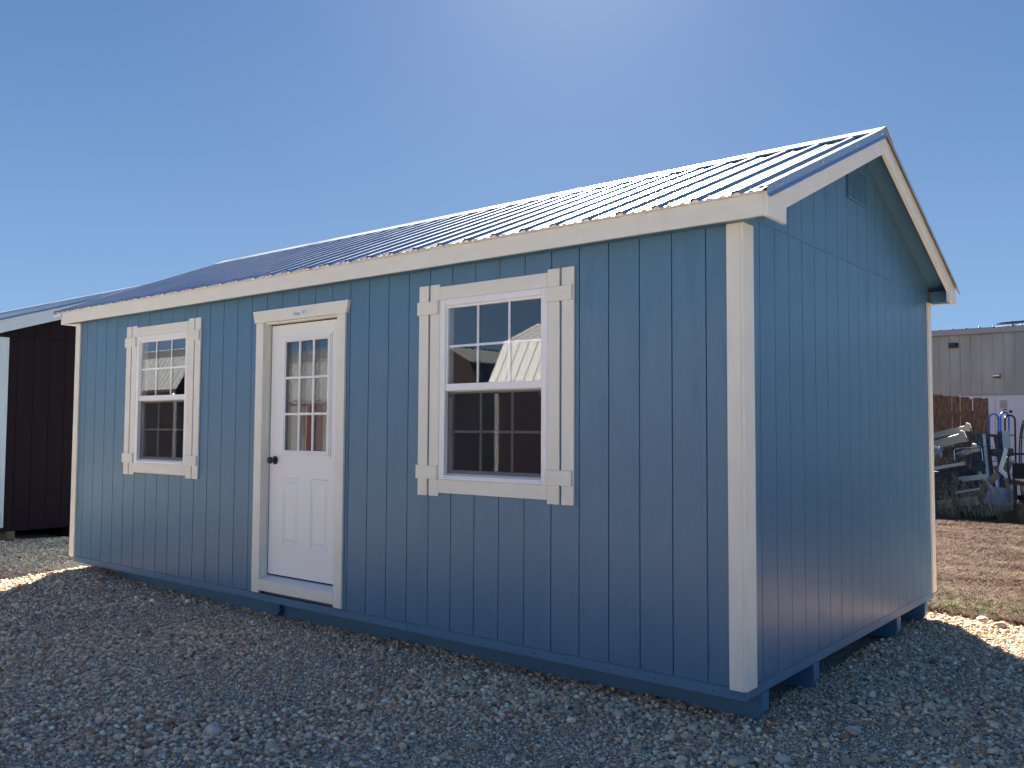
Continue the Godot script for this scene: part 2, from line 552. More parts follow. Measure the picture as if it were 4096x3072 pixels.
	while rx > -L - oxl - 0.05:
		var co := part("rib_closure", cm, trim, deck)
		co.position = V(rx, yr.call(0.125) + 0.0005, 0.096)
		co.rotation.x = atan(pitch)
		rx -= 0.2286
	# ridge cap
	b = MB.new(); b.grain = 0
	var rp: float = yr.call(-D / 2.0)
	var cw := 0.15
	var prof2 := [Vector2(-cw - 0.004, -cw * pitch + 0.010), Vector2(-cw, -cw * pitch + 0.024), Vector2(-0.012, 0.026), Vector2(0, 0.032), Vector2(0.012, 0.026), Vector2(cw, -cw * pitch + 0.024), Vector2(cw + 0.004, -cw * pitch + 0.010)]
	var r0 := PackedVector3Array(); var r1 := PackedVector3Array()
	for q3 in prof2:
		r0.append(V(ox + 0.016, rp + q3.y, -D / 2.0 - q3.x))
		r1.append(V(-L - oxl - 0.09, rp + q3.y, -D / 2.0 - q3.x))
	b.sheet([r1, r0])
	part("ridge_cap", b, M.roof_trim, deck)
	# metal rake trim, both ends and both slopes
	for e in 2:
		var ex: float = ox if e == 0 else -L - oxl - 0.086
		var sg := 1.0 if e == 0 else -1.0
		for s4 in 2:
			b = MB.new(); b.grain = 2
			var shape := [Vector2(-0.03, 0.0045), Vector2(-0.026, 0.0225), Vector2(0.010, 0.0225), Vector2(0.012, -0.022), Vector2(0.027, -0.042)]
			var a0 := PackedVector3Array(); var a1 := PackedVector3Array()
			for q4 in shape:
				var za := 0.145; var zb := -D / 2.0
				a0.append(V(ex + q4.x * sg, yr.call(za) + q4.y, za if s4 == 0 else -D - za))
				a1.append(V(ex + q4.x * sg, yr.call(zb) + q4.y, zb))
			if (s4 == 0) == (e == 0): b.sheet([a1, a0])
			else: b.sheet([a0, a1])
			var rt := part("rake_trim", b, M.roof_trim, deck)
			if e == 0 and s4 == 0:
				for z5 in [-0.03, -0.62, -1.22, -1.74]:
					var sb := MB.new()
					var at2 := V(ex + 0.012, yr.call(z5) - 0.004, z5)
					sb.tube(PackedVector3Array([at2, at2 + V(0.008, 0, 0)]), 0.008, 6)
					part("screw", sb, M.alu, rt)
	# rake boards with their feet
	for e2 in 2:
		var xa2: float = ox - 0.022 if e2 == 0 else -L - oxl
		for s5 in 2:
			b = MB.new(); b.grain = 2
			var yl := func(z: float) -> float: return yr.call(z) - rk
			var pl := [Vector2(0.11, foot), Vector2(-0.122, foot), Vector2(-0.125, yl.call(-0.125)), Vector2(-D / 2.0 + 0.0004, yl.call(-D / 2.0)), Vector2(-D / 2.0 + 0.0004, yr.call(-D / 2.0) - 0.010), Vector2(0.11, yr.call(0.11) - 0.010)]
			if cfg.get("plain_rake", false): pl = [Vector2(0.11, yl.call(0.11)), pl[3], pl[4], pl[5]]
			var pp := PackedVector2Array()
			for q5 in pl: pp.append(Vector2(-q5.x if s5 == 0 else D + q5.x, q5.y))
			b.prism(pp, xa2, xa2 + 0.022, 0)
			part("rake_board", b, trim, node)
	# closing the inside at the roof line
	bpart("ceiling", V(-L + 0.1, foot + 0.03, -D + 0.1), V(-0.1, foot + 0.045, -0.1), M.inside, node, 0.0)

func window(node: Node3D, dx: float) -> void:
	# measured on the nearer window; dx moves the whole to its place along the wall
	var w := part("window", window_frame(), M.vinyl, node)
	w.position = V(dx, 0, 0)
	# upper sash in front, lower sash set back behind the insect screen
	var us := MB.new()
	var x0 := -2.085; var x1 := -1.285
	us.box(V(x0, 1.618, -0.026), V(x1, 1.664, 0.0045), 0.002)
	us.box(V(x0, 2.166, -0.026), V(x1, 2.182, 0.0), 0.001)
	us.box(V(x0, 1.664, -0.026), V(x0 + 0.014, 2.166, 0.0), 0.001)
	us.box(V(x1 - 0.014, 1.664, -0.026), V(x1, 2.166, 0.0), 0.001)
	part("upper_sash", us, M.vinyl, w)
	var ls := MB.new()
	ls.box(V(x0, 1.064, -0.058), V(x1, 1.098, -0.030), 0.002)
	ls.box(V(x0, 1.600, -0.058), V(x1, 1.640, -0.030), 0.002)
	ls.box(V(x0, 1.098, -0.058), V(x0 + 0.03, 1.600, -0.030), 0.002)
	ls.box(V(x1 - 0.03, 1.098, -0.058), V(x1, 1.600, -0.030), 0.002)
	part("lower_sash", ls, M.vinyl, w)
	for z in [-0.008, -0.022]:
		bpart("pane", V(x0 + 0.013, 1.662, z), V(x1 - 0.013, 2.168, z + 0.003), M.glass, w, 0.0)
	for z in [-0.040, -0.054]:
		bpart("pane", V(x0 + 0.028, 1.096, z), V(x1 - 0.028, 1.602, z + 0.003), M.glass, w, 0.0)
	for i in 2:
		var xm: float = [-1.8165, -1.5555][i]
		bpart("muntin", V(xm - 0.008, 1.664, -0.018), V(xm + 0.008, 2.166, -0.010), M.vinyl, w, 0.001)
		bpart("muntin", V(xm - 0.008, 1.098, -0.050), V(xm + 0.008, 1.600, -0.043), M.vinyl, w, 0.001)
	bpart("muntin", V(x0 + 0.014, 1.904, -0.0175), V(x1 - 0.014, 1.920, -0.0105), M.vinyl, w, 0.001)
	bpart("muntin", V(x0 + 0.03, 1.342, -0.0495), V(x1 - 0.03, 1.358, -0.0435), M.vinyl, w, 0.001)
	var sc := MB.new()
	sc.box(V(x0 + 0.004, 1.075, -0.016), V(x1 - 0.004, 1.612, -0.0155))
	var scr := part("insect_screen", sc, M.screen, w)
	for i in 2:
		var xl: float = [x0 + 0.02, x1 - 0.04][i]
		bpart("screen_tab", V(xl, 1.575, -0.0154), V(xl + 0.016, 1.597, -0.010), M.black, scr, 0.001)
	# cream boards round it: a pair each side, head, sill, and a square block over each corner of the pairs
	var t := 0.0145
	for xs in [[-2.326, -2.2385], [-2.2225, -2.134], [-1.240, -1.1505], [-1.1345, -1.046]]:
		bpart("trim_board", V(xs[0], 0.924, 0.0006), V(xs[1], 2.331, t), M.cream, w, 0.002, 1)
	bpart("trim_board", V(-2.1335, 2.224, 0.0006), V(-1.2405, 2.313, t), M.cream, w, 0.002, 0)
	bpart("trim_board", V(-2.1335, 0.947, 0.0006), V(-1.2405, 1.034, t), M.cream, w, 0.002, 0)
	for xs in [[-2.332, -2.140], [-1.246, -1.053]]:
		for ys in [[2.132, 2.221], [1.036, 1.126]]:
			bpart("trim_block", V(xs[0], ys[0], t + 0.0004), V(xs[1], ys[1], t * 2.0), M.cream, w, 0.002, 0)
func window_frame() -> MB:
	var b := MB.new()
	var x0 := -2.1325; var x1 := -1.2415; var y0 := 1.0345; var y1 := 2.2235
	b.box(V(x0, y0, -0.075), V(x0 + 0.048, y1, 0.014), 0.003)
	b.box(V(x1 - 0.045, y0, -0.075), V(x1, y1, 0.014), 0.003)
	b.box(V(x0 + 0.048, y1 - 0.042, -0.075), V(x1 - 0.045, y1, 0.0138), 0.003)
	b.box(V(x0 + 0.048, y0, -0.075), V(x1 - 0.045, y0 + 0.030, 0.0138), 0.003)
	b.box(V(x0 + 0.048, y0 + 0.003, 0.0138), V(x1 - 0.045, y0 + 0.018, 0.020), 0.002)
	return b

func door(node: Node3D) -> void:
	var zf := -0.055
	var b := MB.new()
	var x0 := -4.066; var x1 := -3.192; var y0 := 0.212; var y1 := 2.190
	var gx0 := -3.905; var gx1 := -3.325; var gy0 := 1.160; var gy1 := 2.082
	# slab with the light cut out and two pressed panels below
	b.box(V(x0, gy0, zf - 0.044), V(gx0, gy1, zf)); b.box(V(gx1, gy0, zf - 0.044), V(x1, gy1, zf))
	b.box(V(x0, gy1, zf - 0.044), V(x1, y1, zf))
	var px := [[-3.893, -3.690], [-3.545, -3.337]]
	var py := [0.453, 0.980]
	b.box(V(x0, py[1], zf - 0.044), V(x1, gy0, zf)); b.box(V(x0, y0, zf - 0.044), V(x1, py[0], zf))
	b.box(V(x0, py[0], zf - 0.044), V(px[0][0], py[1], zf)); b.box(V(px[0][1], py[0], zf - 0.044), V(px[1][0], py[1], zf)); b.box(V(px[1][1], py[0], zf - 0.044), V(x1, py[1], zf))
	var slab := part("door", b, M.door, node)
	for p in px:
		var q := MB.new()
		var r := [V(p[0], py[0], zf), V(p[1], py[0], zf), V(p[1], py[1], zf), V(p[0], py[1], zf)]
		var prof := [[0.0, 0.0], [0.010, -0.009], [0.022, -0.010], [0.045, -0.001]]
		for i in 3:
			for k in 4:
				var c1: Vector3 = r[k]; var c2: Vector3 = r[(k + 1) % 4]
				var ins := func(c: Vector3, d: Array) -> Vector3:
					var mx: float = (p[0] + p[1]) / 2.0; var my := (py[0] as float + py[1] as float) / 2.0
					return V(c.x + (d[0] if c.x < mx else -d[0]), c.y + (d[0] if c.y < my else -d[0]), c.z + d[1])
				q.quad(ins.call(c1, prof[i]), ins.call(c2, prof[i]), ins.call(c2, prof[i + 1]), ins.call(c1, prof[i + 1]))
		q.quad(V(p[0] + 0.045, py[0] + 0.045, zf - 0.001), V(p[1] - 0.045, py[0] + 0.045, zf - 0.001), V(p[1] - 0.045, py[1] - 0.045, zf - 0.001), V(p[0] + 0.045, py[1] - 0.045, zf - 0.001))
		part("pressed_panel", q, M.door, slab)
	# moulded light frame
	b = MB.new()
	var fr := func(o: float, i: float, z1: float) -> void:
		b.box(V(gx0 - o, gy0 - o, zf + 0.0005), V(gx1 + o, gy0 + i, zf + z1), 0.002)
		b.box(V(gx0 - o, gy1 - i, zf + 0.0005), V(gx1 + o, gy1 + o, zf + z1), 0.002)
		b.box(V(gx0 - o, gy0 + i, zf + 0.0005), V(gx0 + i, gy1 - i, zf + z1), 0.002)
		b.box(V(gx1 - i, gy0 + i, zf + 0.0005), V(gx1 + o, gy1 - i, zf + z1), 0.002)
	fr.call(0.013, 0.001, 0.008)
	fr.call(-0.0015, 0.022, 0.014)
	fr.call(-0.0225, 0.034, 0.009)
	part("light_frame", b, M.vinyl, slab)
	var ix0 := gx0 + 0.034; var ix1 := gx1 - 0.034; var iy0 := gy0 + 0.034; var iy1 := gy1 - 0.034
	for i in 2:
		var xm := lerpf(ix0, ix1, (i + 1) / 3.0)
		bpart("muntin", V(xm - 0.010, iy0, zf - 0.006), V(xm + 0.010, iy1, zf + 0.008), M.vinyl, slab, 0.003)
		var ym := lerpf(iy0, iy1, (i + 1) / 3.0)
		bpart("muntin", V(ix0, ym - 0.010, zf - 0.006), V(ix1, ym + 0.010, zf + 0.0075), M.vinyl, slab, 0.003)
	for r2 in 3:
		for c in 3:
			var a := V(lerpf(ix0, ix1, c / 3.0), lerpf(iy0, iy1, r2 / 3.0), 0)
			var e := V(lerpf(ix0, ix1, (c + 1) / 3.0), lerpf(iy0, iy1, (r2 + 1) / 3.0), 0)
			bpart("pane", V(a.x + 0.001, a.y + 0.001, zf - 0.010), V(e.x - 0.001, e.y - 0.001, zf - 0.007), M.glass_wavy, slab, 0.0)
			bpart("pane", V(a.x + 0.001, a.y + 0.001, zf - 0.026), V(e.x - 0.001, e.y - 0.001, zf - 0.023), M.glass, slab, 0.0)
	# knob and rose
	b = MB.new()
	var at := V(-3.995, 1.112, zf)
	b.lathe(PackedVector2Array([Vector2(0.034, 0.0), Vector2(0.033, 0.006), Vector2(0.025, 0.011), Vector2(0.012, 0.014), Vector2(0.011, 0.030), Vector2(0.018, 0.034), Vector2(0.0265, 0.043), Vector2(0.028, 0.053), Vector2(0.024, 0.063), Vector2(0.012, 0.068), Vector2(0.0001, 0.069)]), at, 24)
	part("door_knob", b, M.black, slab)
	# casing
	b = MB.new(); b.grain = 1
	b.box(V(-4.1, 0.169, -0.11), V(-4.083, 2.214, 0.0), 0.001)
	var cas := part("door_casing", b, M.cream, node)
	bpart("jamb", V(-4.0829, 0.1695, -0.10), V(-4.0762, 2.2, -0.02), M.cream, cas, 0.001)
	bpart("jamb", V(-3.178, 0.169, -0.11), V(-3.162, 2.214, 0.0), M.cream, cas, 0.001)
	bpart("jamb", V(-4.083, 2.200, -0.11), V(-3.178, 2.214, -0.0005), M.cream, cas, 0.001, 0)
	bpart("stop", V(-4.0762, 0.1695, -0.098), V(-4.0668, 2.2, -0.058), M.rubber, cas, 0.0)
	bpart("stop", V(-3.192, 0.1695, -0.098), V(-3.178, 2.2, -0.072), M.rubber, cas, 0.0)
	bpart("stop", V(-4.0765, 2.1905, -0.098), V(-3.178, 2.2, -0.060), M.rubber, cas, 0.0)
	bpart("stop", V(-4.066, 0.2006, -0.098), V(-3.192, 0.2118, -0.0562), M.rubber, cas, 0.0)
	bpart("casing_board", V(-4.180, 0.066, 0.0006), V(-4.084, 2.2135, 0.020), M.cream, cas, 0.002)
	bpart("casing_board", V(-3.177, 0.066, 0.0006), V(-3.085, 2.2135, 0.020), M.cream, cas, 0.002)
	bpart("casing_board", V(-4.083, 0.086, 0.0006), V(-3.178, 0.166, 0.0195), M.cream, cas, 0.002, 0)
	b = MB.new(); b.grain = 0
	b.prism(PackedVector2Array([Vector2(-4.186, 2.214), Vector2(-3.064, 2.214), Vector2(-3.040, 2.308), Vector2(-4.214, 2.308)]), 0.0006, 0.030, 2)
	part("head_board", b, M.cream, cas)
	var th := MB.new(); th.grain = 0
	th.prism(PackedVector2Array([Vector2(-0.024, 0.1665), Vector2(0.10, 0.1665), Vector2(0.10, 0.2005), Vector2(0.058, 0.2005), Vector2(-0.022, 0.1735), Vector2(-0.024, 0.1715)]), -4.0825, -3.1785, 0)
	part("threshold", th, M.alu, cas)
	# maker's plate on the head board
	b = MB.new()
	b.box(V(-3.689, 2.232, 0.0302), V(-3.523, 2.275, 0.032))
	var pl := part("name_plate", b, M.white_paint, cas)
	var f := SystemFont.new()
	f.font_names = PackedStringArray(["Droid Sans"])
	f.font_weight = 700
	var word := func(s: String, size: int, at2: Vector3, px: float) -> void:
		var tm := TextMesh.new()
		tm.text = s; tm.font = f; tm.font_size = size; tm.pixel_size = px; tm.depth = 0.0006
		var o := part("lettering", tm, M.black, pl)
		o.position = at2
	word.call("QUALITY", 32, V(-3.632, 2.2545, 0.0324), 0.00046)
	b = MB.new()
	b.box(V(-3.676, 2.2425, 0.0321), V(-3.592, 2.2455, 0.0327))
	b.box(V(-3.674, 2.2385, 0.0321), V(-3.594, 2.2395, 0.0327))
	var arc := PackedVector3Array()
	for i in 8:
		var a2 := lerpf(0.9, 3.6, i / 7.0)
		arc.append(V(-3.667 + cos(a2) * 0.010, 2.2565 + sin(a2) * 0.013, 0.0324))
	b.tube(arc, 0.0012, 5)
	for i in 6:
		var hw: float = [0.028, 0.020, 0.022, 0.020, 0.010, 0.006][i]
		b.box(V(-3.555 - hw, 2.2688 - i * 0.0058, 0.0321), V(-3.555 + hw, 2.2707 - i * 0.0058, 0.0327))
	part("printed_lines", b, M.black, pl)

func vent(node: Node3D) -> void:
	var v := bpart("gable_vent", V(0.0005, 2.918, -2.022), V(0.010, 3.137, -1.643), M.blue_smooth, node, 0.002)
	var b := MB.new()
	b.box(V(0.010, 2.918, -2.022), V(0.014, 2.930, -1.643)); b.box(V(0.010, 3.125, -2.022), V(0.014, 3.137, -1.643))
	for z in [-2.022, -1.8985, -1.779, -1.655]: b.box(V(0.010, 2.930, z), V(0.014, 3.125, z + 0.012))
	part("vent_frame", b, M.blue_smooth, v)
	for c in 3:
		var z0: float = [-2.008, -1.885, -1.765][c]
		for r in 14:
			var y := 2.934 + r * 0.0136
			var s := MB.new()
			s.quad(V(0.0152, y + 0.002, z0 + 0.106), V(0.0152, y + 0.002, z0), V(0.0104, y + 0.0125, z0), V(0.0104, y + 0.0125, z0 + 0.106))
			s.quad(V(0.0104, y + 0.002, z0), V(0.0152, y + 0.002, z0), V(0.0152, y + 0.002, z0 + 0.106), V(0.0104, y + 0.002, z0 + 0.106))
			part("louver", s, M.blue_smooth, v)

# ------------------------------------------------------------------ the barn-roofed and other sheds across the lane (seen mirrored in the glass)
func barn(node: Node3D, L: float, D: float, hw: float, side: Material, trim: Material, roofed: bool) -> void:
	# front at z=0 facing -z, x from 0 to L, depth D towards +z, gambrel roof with its ridge along x
	var kz := 0.52; var kh := hw + 0.98; var ph := kh + 0.42
	var poly := PackedVector2Array([Vector2(0.0, 0.05), Vector2(0.0, hw), Vector2(-kz, kh), Vector2(-D / 2.0, ph), Vector2(-D + kz, kh), Vector2(-D, hw), Vector2(-D, 0.05)])
	var b := MB.new()
	b.prism(poly, 0.0, L, 0)
	var body := part("wall", b, side, node)
	for x in [0.0, L]:
		bpart("corner_board", V(x - 0.09 if x > 0.0 else -0.012, 0.05, -0.016), V(x + 0.012 if x > 0.0 else 0.09, hw, -0.0005), trim, node)
	for k in int(L / G) - 1:
		bpart("siding_strip", V(0.1 + k * G, 0.06, -0.008), V(0.1 + (k + 1) * G - 0.007, hw - 0.03, -0.0005), side, body, 0.0)
	bpart("fascia", V(-0.12, hw - 0.06, -0.05), V(L + 0.12, hw + 0.04, -0.018), trim if roofed else side, node)
	var prof := roof_profile(L + 0.15, -0.15, 0.031)
	var pts := [Vector2(-0.06, hw + 0.02), Vector2(kz, kh + 0.03), Vector2(D / 2.0, ph + 0.03), Vector2(D - kz, kh + 0.03), Vector2(D + 0.06, hw + 0.02)]
	var deck := bpart("roof", V(-0.1, ph + 0.028, D / 2.0 - 0.02), V(L + 0.1, ph + 0.05, D / 2.0 + 0.02), M.roof_trim, node)
	for i in 4:
		b = MB.new()
		var nn := Vector2(-(pts[i + 1].y - pts[i].y), pts[i + 1].x - pts[i].x).normalized()
		var r0 := PackedVector3Array(); var r1 := PackedVector3Array()
		for q in prof:
			r0.append(V(q.x, pts[i].y + nn.y * q.y, pts[i].x + nn.x * q.y))
			r1.append(V(q.x, pts[i + 1].y + nn.y * q.y, pts[i + 1].x + nn.x * q.y))
		b.sheet([r0, r1])
		part("roof_panel", b, M.white_roof if roofed else M.dull_roof, deck)
	for x in [0.6, L - 0.6]: bpart("skid", V(0.0, -0.12, x * D / L), V(L, 0.05, x * D / L + 0.1), M.timber, node)

# ------------------------------------------------------------------ scene
func _ready() -> void:
	rng.seed = 20240117
	hn.seed = 4; hn.frequency = 0.03; hn.fractal_octaves = 3
	# camera
	var cam := Camera3D.new()
	cam.name = "camera"
	cam.position = V(1.9303, 1.363, 4.2597)
	cam.rotation = V(0.0519, 0.6811, 0.0052)
	cam.fov = 46.95
	cam.near = 0.05
	cam.far = 2000.0
	add_child(cam)
	cam.current = true
	# sky
	var el := deg_to_rad(32.5); var az := deg_to_rad(35.0)
	var sd := V(-cos(el) * sin(az), sin(el), -cos(el) * cos(az))
	var exposure := 6.5
	var sky_mat := PanoramaSkyMaterial.new()
	sky_mat.panorama = clear_sky(sd, 1.0 / exposure)
	var sky := Sky.new()
	sky.sky_material = sky_mat
	var env := Environment.new()
	env.background_mode = Environment.BG_SKY
	env.sky = sky
	env.tonemap_mode = Environment.TONE_MAPPER_LINEAR
	env.tonemap_exposure = exposure
	env.sdfgi_enabled = true
	env.ssao_enabled = true
	env.ssil_enabled = true
	var we := WorldEnvironment.new()
	we.name = "environment"
	we.environment = env
	add_child(we)
	# sun: behind the shed, a little right of where the camera points, 32.5 degrees up
	var sun := DirectionalLight3D.new()
	sun.name = "sun"
	sun.light_energy = 1.6
	sun.light_color = Color(1.0, 0.97, 0.915)
	sun.light_angular_distance = 0.53
	sun.shadow_enabled = true
	add_child(sun)
	sun.look_at_from_position(sd * 50.0, Vector3.ZERO, Vector3.UP)

	materials()
	terrain()
	blue_shed()
	brown_shed()
	across_lane()
	warehouse()
	fence_and_junk()
	gravel()
	grass()

func clear_sky(sd: Vector3, k: float) -> ImageTexture:
	# cloudless winter sky: pale at the horizon, deepening upwards, with the whitish aureole round the sun
	var w := 512; var h := 256
	var im := Image.create(w, h, false, Image.FORMAT_RGBF)
	for j in h:
		var th := PI * (j + 0.5) / h
		var y := cos(th)
		var t := pow(1.0 - clampf(y, 0.0, 1.0), 2.9)
		var base_c := V(0.050, 0.158, 0.435).lerp(V(0.36, 0.60, 0.92), t)
		for i in w:
			var ph := TAU * (i + 0.5) / w
			var d := V(sin(ph) * sin(th), y, -cos(ph) * sin(th))
			var c := base_c
			if y < 0.0: c = V(0.50, 0.46, 0.40)
			else:
				var ang := rad_to_deg(acos(clampf(d.dot(sd), -1.0, 1.0)))
				c += V(1.0, 0.97, 0.92) * 0.36 * exp(-ang / 9.5)
			c *= k
			im.set_pixel(i, j, Color(c.x, c.y, c.z))
	return ImageTexture.create_from_image(im)

func terrain() -> void:
	# a sheet to the horizon under everything
	var b := MB.new()
	b.quad(V(-400, -0.32, 400), V(400, -0.32, 400), V(400, -0.32, -400), V(-400, -0.32, -400))
	structure(part("ground", b, M.field, self), "brown dry ground reaching out to the horizon", "ground")
	var grid := func(xs: PackedFloat32Array, zs: Array, f: Callable) -> ArrayMesh:
		var m := MB.new()
		var nx := xs.size()
		var nz := zs.size()
		for j in nz:
			for i in nx:
				var p: Vector3 = f.call(xs[i], zs[j])
				m.v.append(p); m.t.append(Vector2(p.x, p.z)); m.n.append(Vector3.UP)
		for j in range(nz - 1):
			for i in range(nx - 1):
				var a := j * nx + i
				m.idx.append_array([a, a + 1, a + nx, a + 1, a + nx + 1, a + nx])
		for j in nz:
			for i in nx:
				var l: Vector3 = m.v[j * nx + maxi(i - 1, 0)]; var r: Vector3 = m.v[j * nx + mini(i + 1, nx - 1)]
				var u: Vector3 = m.v[maxi(j - 1, 0) * nx + i]; var d: Vector3 = m.v[mini(j + 1, nz - 1) * nx + i]
				var nn := (d - u).cross(r - l).normalized()
				m.n[j * nx + i] = nn if nn.y > 0.0 else -nn
		return m.make()
	var xs := PackedFloat32Array()
	var x := -30.0
	while x < 14.0:
		xs.append(x)
		x += 0.1 if x > -12.0 and x < 4.0 else 0.5
	var zs := []
	var t := 0.0
	while t <= 1.0001:
		zs.append(t)
		t += 0.006
	var yard: ArrayMesh = grid.call(xs, zs, func(px: float, q: float) -> Vector3:
		var z := lerpf(edge_z(px), 22.0, pow(q, 1.35))
		return V(px, ground_y(px, z), z))
	structure(part("gravel_yard", yard, M.gravel, self), "grey gravel yard the blue shed stands on", "gravel")
	var field: ArrayMesh = grid.call(xs, zs.filter(func(q): return true), func(px: float, q: float) -> Vector3:
		var z := lerpf(edge_z(px), -40.0, pow(q, 1.5))
		var y := ground_y(px, z) + 0.016 * hn.get_noise_2d(px * 22.0, z * 22.0) * clampf((-3.9 - z) * 2.0, 0.0, 1.0)
		return V(px, y, z))
	structure(part("dry_field", field, M.field, self), "field of short dead brown grass beyond the gravel", "field")

func blue_shed() -> void:
	var s := base("portable_shed", Vector3.ZERO, "blue portable building with cream trim, white door and ribbed metal roof", "shed")
	var skids := []
	for z in [[-0.30, -0.205], [-1.040, -0.948], [-2.720, -2.624], [-3.474, -3.385]]:
		skids.append([-7.26, -0.003, z[0], z[1], 0.150, true])
	skids.append([-7.24, -4.05, -0.204, -0.160, 0.150, true])
	shed(s, {"L": 7.3152, "D": 3.6576, "pitch": 0.4167, "ye": 2.557, "seam": 2.488, "side": M.blue, "trim": M.cream, "rim": M.blue_smooth, "skids": skids, "screws": true, "under": M.blue_smooth,
		"openings": [[-6.088, -5.197, 1.036, 2.224], [-4.100, -3.162, 0.062, 2.214], [-2.1325, -1.2415, 1.036, 2.222]]})
	window(s, 0.0)
	window(s, -3.956)
	door(s)
	vent(s)

func brown_shed() -> void:
	var s := base("portable_shed", V(-10.343, 0.0214, -0.402), "dark brown shed with pale corner board and metal roof, beside the blue one", "shed")
	var skids := []
	for z in [-0.26, -1.04, -2.72, -3.47]: skids.append([-5.9, -0.003, z, z + 0.09, 0.150, z < -0.5])
	shed(s, {"L": G * 30, "D": 3.6576, "pitch": 0.333, "ye": 2.726, "seam": 2.515, "side": M.brown, "trim": M.pale, "rim": M.brown, "skids": skids, "rake": 0.208, "foot": 2.494, "plain_rake": true, "rib0": -0.05})

func across_lane() -> void:
	M.dull_roof = mat(lin(0.16, 0.17, 0.18), 0.75, 0.0, 0.2)
	M.white_roof = mat(lin(0.45, 0.46, 0.47), 0.5, 0.0, 0.3)
	var g := "sheds across the lane, seen only as reflections in the windows"
	var a := base("barn_shed", V(-9.30, -0.05, 9.0), "maroon barn-roofed shed with white metal roof, mirrored in the near window", "shed", g)
	barn(a, 6.0, 3.0, 2.2, M.maroon, M.white_paint, true)
	var c := base("barn_shed", V(-14.2, -0.02, 11.2), "dark brown barn-roofed shed, gable end on, mirrored in the near window", "shed", g)
	# this one stands end on: same body turned a quarter
	barn(c, 4.8, 2.7, 1.95, M.brown, M.old_wood, false)
	c.rotation.y = -PI / 2.0
	c.position = V(-11.1, -0.02, 11.0)
	var d := base("barn_shed", V(-20.5, -0.02, 9.2), "grey shed with metal roof and white corners, mirrored in the door glass", "shed", g)
	barn(d, 6.2, 3.4, 2.05, M.grey_wall, M.white_paint, false)
	bpart("door", V(5.0, 0.1, -0.03), V(5.55, 2.0, -0.009), M.maroon, d)
	var e := base("barn_shed", V(-29.0, -0.02, 9.0), "long dark brown shed with metal roof, mirrored in the window beside the brown shed", "shed", g)
	barn(e, 8.0, 3.6, 2.45, M.brown, M.pale, false)

